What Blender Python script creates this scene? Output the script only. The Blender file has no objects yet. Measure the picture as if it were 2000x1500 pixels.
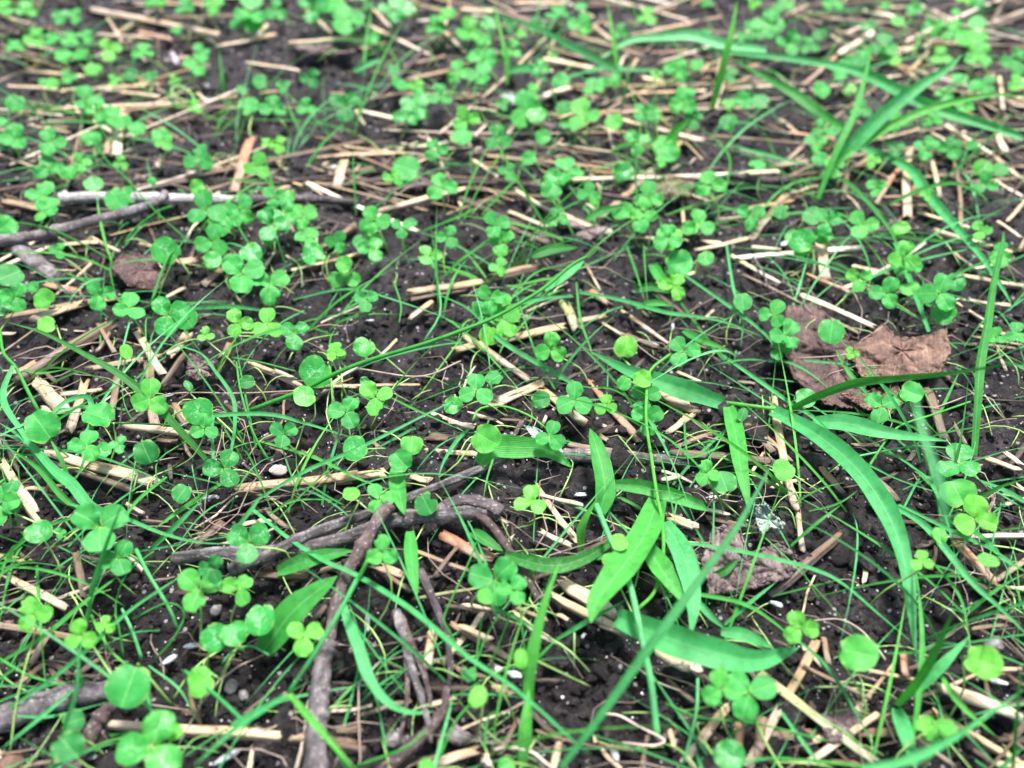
import bpy, math, random
import numpy as np
from mathutils import Vector, Matrix
SC = bpy.context.scene
COL = SC.collection
R = math.radians
random.seed(7)
NR = np.random.RandomState(11)

# ---------------------------------------------------------------- camera
CAM_H, PITCH, VFOV = 0.180, 46.0, 46.0
FPX = 750.0 / math.tan(R(VFOV / 2))           # focal length in photograph pixels (2000 x 1500)
cam_d = bpy.data.cameras.new('camera')
cam = bpy.data.objects.new('camera', cam_d)
COL.objects.link(cam)
cam.location = (0, 0, CAM_H)
cam.rotation_euler = (R(90 - PITCH), 0, 0)
cam_d.sensor_width = 36.0
cam_d.lens = 36.0 * FPX / 2000.0
cam_d.clip_start = 0.004
cam_d.clip_end = 60.0
cam_d.dof.use_dof = True
cam_d.dof.focus_distance = 0.222
cam_d.dof.aperture_fstop = 9.5
SC.camera = cam

# ---------------------------------------------------------------- daylight
SUN_EL, SUN_AZ = 72.0, 25.0
w = bpy.data.worlds.new('World')
SC.world = w
w.use_nodes = True
nt = w.node_tree
bg = nt.nodes['Background']
sky = nt.nodes.new('ShaderNodeTexSky')
sky.sky_type = 'NISHITA'
sky.sun_disc = False
sky.sun_elevation = R(SUN_EL)
sky.sun_rotation = R(SUN_AZ)
sky.air_density = 1.0
sky.dust_density = 4.0
nt.links.new(sky.outputs[0], bg.inputs[0])
bg.inputs[1].default_value = 0.10
sl = bpy.data.lights.new('sun', 'SUN')
sl.energy = 3.9
sl.angle = R(11)
sl.color = (1.0, 0.965, 0.93)
sun = bpy.data.objects.new('sun', sl)
COL.objects.link(sun)
sd = Vector((math.sin(R(SUN_AZ)) * math.cos(R(SUN_EL)), math.cos(R(SUN_AZ)) * math.cos(R(SUN_EL)), math.sin(R(SUN_EL))))
sun.location = sd * 2.0
sun.rotation_euler = (-sd).to_track_quat('-Z', 'Y').to_euler()
SC.view_settings.view_transform = 'Standard'
SC.view_settings.look = 'None'
SC.view_settings.gamma = 1.0
SC.view_settings.exposure = 1.5
SC.cycles.max_bounces = 8
SC.cycles.transmission_bounces = 4

# ---------------------------------------------------------------- ground shape
GX0, GX1, GY0, GY1, GS = -0.37, 0.37, -0.09, 0.60, 0.0012
nx = int((GX1 - GX0) / GS) + 1
ny = int((GY1 - GY0) / GS) + 1

NTAB = {}
def vnoise(X, Y, wl, seed):
    if seed not in NTAB: NTAB[seed] = np.random.RandomState(seed).rand(256, 256)
    T = NTAB[seed]
    u = X / wl + 100.37; v = Y / wl + 57.91
    i = np.floor(u).astype(int); j = np.floor(v).astype(int)
    fu = u - i; fv = v - j
    fu = fu * fu * (3 - 2 * fu); fv = fv * fv * (3 - 2 * fv)
    a = T[i % 256, j % 256]; b = T[(i + 1) % 256, j % 256]
    c = T[i % 256, (j + 1) % 256]; d = T[(i + 1) % 256, (j + 1) % 256]
    return (a * (1 - fu) + b * fu) * (1 - fv) + (c * (1 - fu) + d * fu) * fv - 0.5

def clumps(X, Y, cell, seed):
    """rounded crumbs: distance to the nearest of a jittered grid of points"""
    rs = np.random.RandomState(seed)
    J = rs.rand(128, 128, 3)
    u = X / cell + 64.3; v = Y / cell + 33.7
    i = np.floor(u).astype(int); j = np.floor(v).astype(int)
    best = np.full(X.shape, 9.0)
    amp = np.zeros(X.shape)
    for di in (-1, 0, 1):
        for dj in (-1, 0, 1):
            q = J[(i + di) % 128, (j + dj) % 128]
            d2 = (i + di + q[..., 0] - u) ** 2 + (j + dj + q[..., 1] - v) ** 2
            m = d2 < best
            best = np.where(m, d2, best)
            amp = np.where(m, q[..., 2], amp)
    return np.sqrt(np.clip(1.0 - best / 0.62, 0, 1)) * (0.25 + 0.75 * amp)

def coarse(X, Y):
    z = 0.010 * vnoise(X, Y, 0.11, 1) + 0.0050 * vnoise(X, Y, 0.042, 2)
    return z

def height(X, Y):
    Xw = X + 0.005 * vnoise(X, Y, 0.0055, 21) + 0.002 * vnoise(X, Y, 0.002, 23); Yw = Y + 0.005 * vnoise(X, Y, 0.0055, 22) + 0.002 * vnoise(X, Y, 0.002, 24)
    z = coarse(X, Y) + 0.0036 * vnoise(X, Y, 0.017, 3) + 0.0020 * vnoise(X, Y, 0.008, 4)
    z = z + 0.0033 * clumps(Xw, Yw, 0.012, 5) * (vnoise(X, Y, 0.05, 9) > -0.12)
    z = z + 0.0017 * clumps(Xw, Yw, 0.0046, 6) + 0.0011 * vnoise(X, Y, 0.003, 7) + 0.0008 * vnoise(X, Y, 0.0024, 8)
    return z

xs = GX0 + np.arange(nx) * GS
ys = GY0 + np.arange(ny) * GS
YY, XX = np.meshgrid(ys, xs, indexing='ij')
HH = height(XX, YY)
HS = coarse(XX, YY) + 0.0030                # smoothed surface things rest on

def _samp(A, x, y):
    u = min(max((x - GX0) / GS, 0), nx - 1.001); v = min(max((y - GY0) / GS, 0), ny - 1.001)
    i = int(u); j = int(v); fu = u - i; fv = v - j
    return (A[j, i] * (1 - fu) + A[j, i + 1] * fu) * (1 - fv) + (A[j + 1, i] * (1 - fu) + A[j + 1, i + 1] * fu) * fv
def gh(x, y): return float(_samp(HH, x, y))
def gs(x, y): return float(_samp(HS, x, y))

# ---------------------------------------------------------------- the photograph's rays
cp, sp_ = math.cos(R(PITCH)), math.sin(R(PITCH))
FWD = Vector((0, cp, -sp_)); RIGHT = Vector((1, 0, 0)); UPV = Vector((0, sp_, cp))
CP = Vector((0, 0, CAM_H))
def ray(px, py):
    return (FWD + RIGHT * ((px - 1000) / FPX) + UPV * ((750 - py) / FPX))
def at(px, py, h=0.0):
    """point h metres above the soil that the photograph shows at this pixel"""
    d = ray(px, py); z = 0.0
    for _ in range(5):
        t = (z - CAM_H) / d.z
        p = CP + d * t
        z = gs(p.x, p.y) + h
    t = (z - CAM_H) / d.z
    return CP + d * t
def on_plane(px, py, P, N):
    d = ray(px, py)
    k = d.dot(N)
    if abs(k) < 0.12: k = 0.12 if k > 0 else -0.12
    return CP + d * ((P - CP).dot(N) / k)
def depth(P): return (P - CP).dot(FWD)
def mpp(P): return depth(P) / FPX              # metres per photograph pixel at P
def to_px(P):
    q = P - CP; z = q.dot(FWD)
    return (1000 + FPX * q.dot(RIGHT) / z, 750 - FPX * q.dot(UPV) / z)

# ---------------------------------------------------------------- mesh helpers
def link(name, verts, faces, mat, parent=None, uvs=None, smooth=True):
    me = bpy.data.meshes.new(name)
    me.from_pydata([tuple(v) for v in verts], [], faces)
    if uvs is not None:
        lay = me.uv_layers.new(name='UVMap')
        li = np.empty(len(me.loops), dtype=np.int32)
        me.loops.foreach_get('vertex_index', li)
        lay.data.foreach_set('uv', np.asarray(uvs, dtype=np.float32)[li].ravel())
    if smooth: me.polygons.foreach_set('use_smooth', [True] * len(me.polygons))
    me.materials.append(mat)
    o = bpy.data.objects.new(name, me)
    COL.objects.link(o)
    if parent is not None: o.parent = parent
    return o
def empty(name, loc):
    o = bpy.data.objects.new(name, None)
    o.empty_display_size = 0.004
    COL.objects.link(o)
    o.location = loc
    return o
def rebase(o, loc):
    """move a mesh's origin to loc without moving its shape"""
    loc = Vector(loc)
    o.data.transform(Matrix.Translation(-loc)); o.location = loc
def smooth_path(pts, n):
    """Catmull-Rom through pts (Vectors), n samples"""
    P = [pts[0] * 2 - pts[1]] + list(pts) + [pts[-1] * 2 - pts[-2]]
    m = len(pts) - 1
    out = []
    for k in range(n):
        t = k / (n - 1) * m
        i = min(int(t), m - 1); f = t - i
        a, b, c, d = P[i], P[i + 1], P[i + 2], P[i + 3]
        out.append(0.5 * ((2 * b) + (c - a) * f + (2 * a - 5 * b + 4 * c - d) * f * f + (3 * b - a - 3 * c + d) * f ** 3))
    return out
def wide_px(x0, x1, y0, y1, share=0.42):
    """a spot on the soil: mostly in view, sometimes anywhere on the patch round the view"""
    if random.random() > share: return (random.uniform(x0, x1), random.uniform(y0, y1))
    while True:
        p = Vector((random.uniform(-0.35, 0.35), random.uniform(-0.07, 0.57), 0))
        q = to_px(p)
        if not (-40 < q[0] < 2040 and -40 < q[1] < 1540): return q
def frames(path, hint):
    T, S, U = [], [], []
    for i in range(len(path)):
        t = (path[min(i + 1, len(path) - 1)] - path[max(i - 1, 0)])
        if t.length < 1e-9: t = Vector((0, 1, 0))
        t.normalize()
        s = t.cross(hint(i) if callable(hint) else hint)
        if s.length < 1e-4: s = t.cross(Vector((0.3, 0.5, 0.8)))
        s.normalize()
        if S and s.dot(S[-1]) < 0: s = -s
        if S: s = (s * 0.5 + S[-1] * 0.5); s = (s - t * s.dot(t)).normalized()
        u = s.cross(t).normalized()
        T.append(t); S.append(s); U.append(u)
    return T, S, U
def tube(path, radii, seg=6, rough=0.0, flat=1.0, hint=Vector((0, 0, 1)), rag=0.0, v0=0):
    T, S, U = frames(path, hint)
    V, F, UV = [], [], []
    n = len(path); L = 0.0
    ph = random.random() * 6.28
    rid = [1 + random.uniform(-rough, rough) for _ in range(seg)]
    for i in range(n):
        if i: L += (path[i] - path[i - 1]).length
        for k in range(seg):
            a = ph + k / seg * 2 * math.pi
            r = radii[i] * rid[k] * (1 + random.uniform(-rough, rough) * 0.5)
            p = path[i] + S[i] * (math.cos(a) * r) + U[i] * (math.sin(a) * r * flat)
            if rag and i in (0, n - 1): p = p + T[i] * random.uniform(-rag, rag)
            V.append(p); UV.append((k / seg, L * 100))
    for i in range(n - 1):
        for k in range(seg):
            a = i * seg + k; b = i * seg + (k + 1) % seg
            F.append((v0 + a, v0 + b, v0 + b + seg, v0 + a + seg))
    F.append(tuple(v0 + k for k in range(seg))[::-1])
    F.append(tuple(v0 + (n - 1) * seg + k for k in range(seg)))
    return V, F, UV
def ribbon(path, widths, hint, fold=0.25, v0=0, cols=4, wave=0.0):
    T, S, U = frames(path, hint)
    V, F, UV = [], [], []
    n = len(path); L = 0.0
    ph = random.random() * 6
    for i in range(n):
        if i: L += (path[i] - path[i - 1]).length
        for c in range(cols + 1):
            s = c / cols * 2 - 1
            wv = wave * widths[i] * math.sin(L * 260 + ph + s * 2) * abs(s)
            V.append(path[i] + S[i] * (s * widths[i] * 0.5) + U[i] * (-fold * widths[i] * 0.5 * (abs(s) ** 1.4) * -1 + wv))
            UV.append((s * 0.5 + 0.5, L * 100))
    for i in range(n - 1):
        for c in range(cols):
            a = i * (cols + 1) + c
            F.append((v0 + a, v0 + a + 1, v0 + a + cols + 2, v0 + a + cols + 1))
    return V, F, UV

# ---------------------------------------------------------------- materials
def mat_new(name):
    m = bpy.data.materials.new(name); m.use_nodes = True
    t = m.node_tree; t.nodes.clear()
    return m, t
class NT:
    def __init__(s, t): s.t = t
    def n(s, typ, **kw):
        o = s.t.nodes.new(typ)
        for k, v in kw.items():
            if k.startswith('i_'):
                key = k[2:]
                key = int(key) if key.isdigit() else key.replace('_', ' ')
                o.inputs[key].default_value = v
            else: setattr(o, k, v)
        return o
    def l(s, a, b): s.t.links.new(a, b)
    def ramp(s, fac, stops, interp='LINEAR'):
        r = s.n('ShaderNodeValToRGB'); r.color_ramp.interpolation = interp
        e = r.color_ramp.elements
        while len(e) > 1: e.remove(e[-1])
        e[0].position = stops[0][0]; e[0].color = (*stops[0][1], 1)
        for p, c in stops[1:]:
            x = e.new(p); x.color = (*c, 1)
        if fac is not None: s.l(fac, r.inputs[0])
        return r.outputs[0]
    def mix(s, f, a, b, mode='MIX'):
        m = s.n('ShaderNodeMix', data_type='RGBA', blend_type=mode)
        for v, i in ((f, 0), (a, 6), (b, 7)):
            if hasattr(v, 'links'): s.l(v, m.inputs[i])
            elif isinstance(v, (int, float)): m.inputs[i].default_value = v
            else: m.inputs[i].default_value = (*v, 1)
        return m.outputs[2]
    def math(s, op, a, b=0.0, c=0.0):
        m = s.n('ShaderNodeMath', operation=op)
        for v, i in ((a, 0), (b, 1), (c, 2)):
            if hasattr(v, 'links'): s.l(v, m.inputs[i])
            else: m.inputs[i].default_value = v
        return m.outputs[0]
    def attr(s, name):
        return s.n('ShaderNodeAttribute', attribute_type='OBJECT', attribute_name=name).outputs['Fac']
    def coord(s, which='Object'):
        return s.n('ShaderNodeTexCoord').outputs[which]
    def noise(s, vec, scale, detail=3, rough=0.6, out=0):
        o = s.n('ShaderNodeTexNoise', i_Scale=scale, i_Detail=detail, i_Roughness=rough)
        s.l(vec, o.inputs['Vector']); return o.outputs[out]

def green_mat(name, lo, mid, hi, kind):
    """living leaf: own colour by the object's tint, veins, gloss, light coming through"""
    m, t = mat_new(name); g = NT(t)
    obj = g.coord('Object'); uv = g.coord('UV')
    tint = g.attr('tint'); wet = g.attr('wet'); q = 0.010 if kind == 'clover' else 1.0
    base = g.ramp(tint, [(0.0, lo), (0.5, mid), (1.0, hi)])
    nz = g.noise(obj, 420 * q, 4, 0.6)
    base = g.mix(0.55, base, g.ramp(nz, [(0.3, (0.55, 0.55, 0.5)), (0.5, (1, 1, 1)), (0.72, (1.35, 1.25, 1.35))]), 'MULTIPLY')
    sep = g.n('ShaderNodeSeparateXYZ'); g.l(uv, sep.inputs[0])
    if kind == 'clover':
        ay = g.math('ABSOLUTE', sep.outputs[1])
        vein = g.math('SINE', g.math('MULTIPLY', g.math('SUBTRACT', sep.outputs[0], g.math('MULTIPLY', ay, 0.9)), 62.0))
        rib = g.math('SUBTRACT', 1.0, g.math('MINIMUM', g.math('MULTIPLY', ay, 28.0), 1.0))
        base = g.mix(g.math('MULTIPLY', rib, 0.35), base, (0.30, 0.62, 0.20))
        base = g.mix(g.math('MULTIPLY', g.math('MAXIMUM', vein, 0.0), 0.07), base, (0.06, 0.30, 0.05))
        bumpsrc = g.math('ADD', g.math('MULTIPLY', vein, 0.12), g.math('MULTIPLY', g.noise(obj, 1500 * q, 3, 0.6), 1.0))
    else:
        vein = g.math('SINE', g.math('MULTIPLY', sep.outputs[0], 75.0))
        rib = g.math('SUBTRACT', 1.0, g.math('MINIMUM', g.math('MULTIPLY', g.math('ABSOLUTE', g.math('SUBTRACT', sep.outputs[0], 0.5)), 22.0), 1.0))
        base = g.mix(g.math('MULTIPLY', rib, 0.4), base, (0.22, 0.50, 0.22))
        base = g.mix(g.math('MULTIPLY', g.math('MAXIMUM', vein, 0.0), 0.13), base, (0.03, 0.20, 0.05))
        sp = g.noise(obj, 260, 2, 0.5)
        base = g.mix(g.math('MULTIPLY', g.math('GREATER_THAN', sp, 0.74), 0.35), base, (0.30, 0.34, 0.12))
        bumpsrc = g.math('ADD', g.math('MULTIPLY', vein, 0.22), g.math('MULTIPLY', g.noise(obj, 900, 3, 0.6), 0.7))
    # whitish wet highlights painted into the colour of some leaves
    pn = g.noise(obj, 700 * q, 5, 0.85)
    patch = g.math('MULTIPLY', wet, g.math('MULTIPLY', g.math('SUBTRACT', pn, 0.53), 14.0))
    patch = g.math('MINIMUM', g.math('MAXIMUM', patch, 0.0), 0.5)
    if kind == 'clover':
        dx = g.math('SUBTRACT', sep.outputs[0], 0.55)
        rr = g.math('ADD', g.math('MULTIPLY', dx, dx), g.math('MULTIPLY', sep.outputs[1], sep.outputs[1]))
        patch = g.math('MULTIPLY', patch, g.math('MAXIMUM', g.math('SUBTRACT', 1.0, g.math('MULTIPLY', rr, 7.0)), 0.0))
        old = g.math('MULTIPLY', g.math('MINIMUM', g.math('MAXIMUM', g.math('MULTIPLY', g.math('SUBTRACT', rr, 0.19), 16.0), 0.0), 1.0), g.math('GREATER_THAN', g.noise(obj, 2.2, 3, 0.6), 0.52))
        base = g.mix(g.math('MULTIPLY', old, 0.55), base, (0.26, 0.46, 0.10))
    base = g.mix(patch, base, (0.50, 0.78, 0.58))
    bump = g.n('ShaderNodeBump', i_Strength=0.35, i_Distance=0.0003)
    g.l(bumpsrc, bump.inputs['Height'])
    p = g.n('ShaderNodeBsdfPrincipled', i_Roughness=0.42)
    g.l(base, p.inputs['Base Color']); g.l(bump.outputs[0], p.inputs['Normal'])
    g.l(g.math('SUBTRACT', 0.47, g.math('MULTIPLY', wet, 0.25)), p.inputs['Roughness'])
    p.inputs['Specular IOR Level'].default_value = 0.24
    tr = g.n('ShaderNodeBsdfTranslucent')
    g.l(g.mix(1.0, base, (0.95, 1.20, 0.50), 'MULTIPLY'), tr.inputs[0])
    mx = g.n('ShaderNodeMixShader', i_0=0.42)
    g.l(p.outputs[0], mx.inputs[1]); g.l(tr.outputs[0], mx.inputs[2])
    o = g.n('ShaderNodeOutputMaterial'); g.l(mx.outputs[0], o.inputs[0])
    return m
M = {}
M['clover'] = green_mat('clover_leaf_green', (0.026, 0.21, 0.050), (0.048, 0.35, 0.070), (0.125, 0.46, 0.055), 'clover')
M['grass'] = green_mat('grass_leaf_green', (0.020, 0.14, 0.018), (0.052, 0.33, 0.055), (0.12, 0.46, 0.065), 'grass')
M['grass_blue'] = green_mat('grass_leaf_blue_green', (0.026, 0.175, 0.050), (0.060, 0.37, 0.110), (0.15, 0.54, 0.22), 'grass')

def dry_mat(name, stops, streak=1.0, rough=0.55, uvs=(9.0, 0.7), island=False):
    """dead straw: long streaks along the stalk, blotches, dark flecks"""
    m, t = mat_new(name); g = NT(t)
    obj = g.coord('Object'); uv = g.coord('UV'); tint = g.attr('tint')
    if island: tint = g.n('ShaderNodeNewGeometry').outputs['Random Per Island']
    base = g.ramp(tint, stops)
    mp = g.n('ShaderNodeMapping'); mp.inputs['Scale'].default_value = (uvs[0], uvs[1], 1)
    g.l(uv, mp.inputs['Vector'])
    st = g.noise(mp.outputs[0], 3.0, 5, 0.7)
    base = g.mix(0.85 * streak, base, g.ramp(st, [(0.30, (0.30, 0.26, 0.24)), (0.48, (0.95, 0.92, 0.90)), (0.70, (1.5, 1.45, 1.4))]), 'MULTIPLY')
    bl = g.noise(obj, 130, 3, 0.6)
    base = g.mix(0.6, base, g.ramp(bl, [(0.3, (0.45, 0.38, 0.36)), (0.55, (1.05, 1.03, 1.0)), (0.8, (1.3, 1.25, 1.2))]), 'MULTIPLY')
    bw = g.n('ShaderNodeRGBToBW'); g.l(base, bw.inputs[0])
    gr = g.n('ShaderNodeCombineColor'); [g.l(g.math('MULTIPLY', bw.outputs[0], k), gr.inputs[i]) for i, k in enumerate((1.04, 0.96, 0.93))]
    wn = g.noise(obj, 32, 2, 0.5)
    base = g.mix(g.math('MINIMUM', g.math('MAXIMUM', g.math('MULTIPLY', g.math('SUBTRACT', wn, 0.46), 6.0), 0.0), 0.40), base, gr.outputs[0])
    fl = g.noise(obj, 700, 2, 0.5)
    base = g.mix(g.math('MULTIPLY', g.math('GREATER_THAN', fl, 0.70), 0.8), base, (0.05, 0.03, 0.025))
    bump = g.n('ShaderNodeBump', i_Strength=0.8, i_Distance=0.0004)
    g.l(st, bump.inputs['Height'])
    p = g.n('ShaderNodeBsdfPrincipled', i_Roughness=rough)
    g.l(base, p.inputs['Base Color']); g.l(bump.outputs[0], p.inputs['Normal'])
    o = g.n('ShaderNodeOutputMaterial'); g.l(p.outputs[0], o.inputs[0])
    return m
# tint 0 dark brown .. 0.35 brown .. 0.6 tan .. 1 cream
M['straw'] = dry_mat('dry_straw', [(0.0, (0.045, 0.031, 0.027)), (0.25, (0.13, 0.083, 0.052)), (0.5, (0.30, 0.205, 0.115)), (0.75, (0.50, 0.375, 0.23)), (1.0, (0.70, 0.59, 0.43))])
M['straw_bed'] = dry_mat('old_straw', [(0.0, (0.035, 0.024, 0.020)), (0.30, (0.10, 0.065, 0.045)), (0.5, (0.19, 0.125, 0.068)), (0.72, (0.33, 0.22, 0.11)), (0.85, (0.50, 0.38, 0.22)), (1.0, (0.75, 0.64, 0.50))], island=True)
M['rusty'] = dry_mat('rusty_straw', [(0.0, (0.12, 0.05, 0.03)), (0.5, (0.32, 0.155, 0.085)), (1.0, (0.46, 0.28, 0.16))])
M['olive'] = dry_mat('dying_grass', [(0.0, (0.07, 0.08, 0.03)), (0.5, (0.22, 0.25, 0.09)), (1.0, (0.38, 0.42, 0.20))])

def bark_mat(name, a, b, c, scale=230, fleck=0.35):
    m, t = mat_new(name); g = NT(t)
    obj = g.coord('Object'); uv = g.coord('UV')
    n1 = g.noise(obj, scale, 5, 0.7)
    base = g.ramp(n1, [(0.28, a), (0.5, b), (0.72, c)])
    mp = g.n('ShaderNodeMapping'); mp.inputs['Scale'].default_value = (5, 1.3, 1); g.l(uv, mp.inputs['Vector'])
    st = g.noise(mp.outputs[0], 4, 5, 0.7)
    base = g.mix(0.8, base, g.ramp(st, [(0.33, (0.35, 0.32, 0.32)), (0.5, (1, 1, 1)), (0.68, (1.6, 1.55, 1.55))]), 'MULTIPLY')
    vo = g.n('ShaderNodeTexVoronoi', i_Scale=900.0); g.l(obj, vo.inputs['Vector'])
    base = g.mix(g.math('MULTIPLY', g.math('LESS_THAN', vo.outputs['Distance'], 0.22), fleck), base, (0.50, 0.46, 0.44))
    bump = g.n('ShaderNodeBump', i_Strength=1.0, i_Distance=0.0006)
    g.l(g.math('ADD', st, n1), bump.inputs['Height'])
    p = g.n('ShaderNodeBsdfPrincipled', i_Roughness=0.7)
    g.l(base, p.inputs['Base Color']); g.l(bump.outputs[0], p.inputs['Normal'])
    o = g.n('ShaderNodeOutputMaterial'); g.l(p.outputs[0], o.inputs[0])
    return m
M['bark_dark'] = bark_mat('dark_bark', (0.020, 0.014, 0.017), (0.060, 0.045, 0.050), (0.15, 0.12, 0.13))
M['bark_grey'] = bark_mat('grey_bark', (0.030, 0.026, 0.026), (0.100, 0.088, 0.090), (0.29, 0.265, 0.275))
M['bark_pale'] = bark_mat('pale_bark', (0.20, 0.18, 0.18), (0.42, 0.39, 0.39), (0.66, 0.62, 0.62))
M['bark_red'] = bark_mat('reddish_bark', (0.028, 0.016, 0.016), (0.080, 0.052, 0.050), (0.20, 0.155, 0.15))
M['dead_leaf'] = bark_mat('dead_leaf_brown', (0.032, 0.015, 0.010), (0.105, 0.055, 0.036), (0.23, 0.145, 0.105), 260, 0.06)
M['dead_leaf_rot'] = bark_mat('rotting_leaf_brown', (0.015, 0.008, 0.007), (0.055, 0.028, 0.024), (0.14, 0.080, 0.070), 330, 0.1)
M['dead_leaf_dark'] = bark_mat('dead_leaf_mauve', (0.045, 0.030, 0.030), (0.11, 0.078, 0.076), (0.22, 0.165, 0.16), 260, 0.1)
M['moss'] = bark_mat('brown_green_moss', (0.03, 0.03, 0.012), (0.08, 0.085, 0.03), (0.15, 0.14, 0.06), 300)

def soil_mat(name, lum=1.0):
    m, t = mat_new(name); g = NT(t)
    obj = g.coord('Object')
    n1 = g.noise(obj, 45, 6, 0.7); n2 = g.noise(obj, 700, 6, 0.8)
    base = g.ramp(n1, [(0.3, (0.004 * lum, 0.003 * lum, 0.003 * lum)), (0.52, (0.014 * lum, 0.0108 * lum, 0.0118 * lum)), (0.75, (0.042 * lum, 0.034 * lum, 0.037 * lum))])
    base = g.mix(0.8, base, g.ramp(n2, [(0.37, (0.12, 0.11, 0.11)), (0.5, (1, 1, 1)), (0.63, (3.6, 3.5, 3.55))]), 'MULTIPLY')
    vo = g.n('ShaderNodeTexVoronoi', i_Scale=620.0); g.l(obj, vo.inputs['Vector'])
    sepc = g.n('ShaderNodeSeparateColor'); g.l(vo.outputs['Color'], sepc.inputs[0])
    grain = g.math('MULTIPLY', g.math('LESS_THAN', vo.outputs['Distance'], 0.30), g.math('GREATER_THAN', sepc.outputs[0], 0.90))
    base = g.mix(g.math('MULTIPLY', grain, 0.75), base, (0.46, 0.42, 0.43))
    bump = g.n('ShaderNodeBump', i_Strength=1.0, i_Distance=0.0019)
    g.l(n2, bump.inputs['Height'])
    p = g.n('ShaderNodeBsdfPrincipled', i_Roughness=0.75)
    p.inputs['Specular IOR Level'].default_value = 0.5
    g.l(base, p.inputs['Base Color']); g.l(bump.outputs[0], p.inputs['Normal'])
    g.l(g.ramp(g.noise(obj, 300, 3, 0.6), [(0.4, (0.36,) * 3), (0.6, (0.72,) * 3)]), p.inputs['Roughness'])
    o = g.n('ShaderNodeOutputMaterial'); g.l(p.outputs[0], o.inputs[0])
    return m
M['soil'] = soil_mat('damp_dark_soil')
M['soil_crumb'] = soil_mat('soil_crumb', 1.25)
def plain(name, a, b, rough=0.5, scale=300):
    m, t = mat_new(name); g = NT(t)
    base = g.ramp(g.noise(g.coord('Object'), scale, 4, 0.7), [(0.35, a), (0.65, b)])
    p = g.n('ShaderNodeBsdfPrincipled', i_Roughness=rough); g.l(base, p.inputs['Base Color'])
    o = g.n('ShaderNodeOutputMaterial'); g.l(p.outputs[0], o.inputs[0])
    return m
M['grit'] = plain('pale_grit', (0.22, 0.20, 0.21), (0.62, 0.59, 0.60), 0.35)
M['pebble'] = plain('grey_pebble', (0.09, 0.08, 0.08), (0.22, 0.20, 0.20), 0.6)
M['pink'] = plain('pinkish_disc', (0.36, 0.26, 0.24), (0.58, 0.46, 0.43), 0.6)
M['husk'] = plain('white_husk', (0.16, 0.17, 0.19), (0.50, 0.52, 0.56), 0.5, 900)
M['husk_mauve'] = plain('mauve_husk', (0.14, 0.11, 0.15), (0.35, 0.30, 0.38), 0.5)
M['fibre'] = plain('dead_fibre', (0.12, 0.085, 0.07), (0.38, 0.30, 0.24), 0.7, 60)
M['petiole'] = plain('pale_green_stem', (0.12, 0.27, 0.055), (0.30, 0.45, 0.14), 0.5, 120)
M['cream'] = plain('cream_rootlet', (0.34, 0.25, 0.20), (0.60, 0.48, 0.41), 0.5)
M['pale_leaf'] = plain('pale_leaf_underside', (0.14, 0.22, 0.17), (0.30, 0.38, 0.31), 0.5)
# ---------------------------------------------------------------- what the photograph shows, read in nine overlapping views
TILE = {'A': (0, 0), 'B': (650, 0), 'C': (1300, 0), 'D': (0, 480), 'E': (650, 480), 'F': (1300, 480), 'G': (0, 975), 'H': (650, 975), 'I': (1300, 975)}
def tp(t, x, y): return (TILE[t][0] + x * 0.35, TILE[t][1] + y * 0.35)
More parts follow.
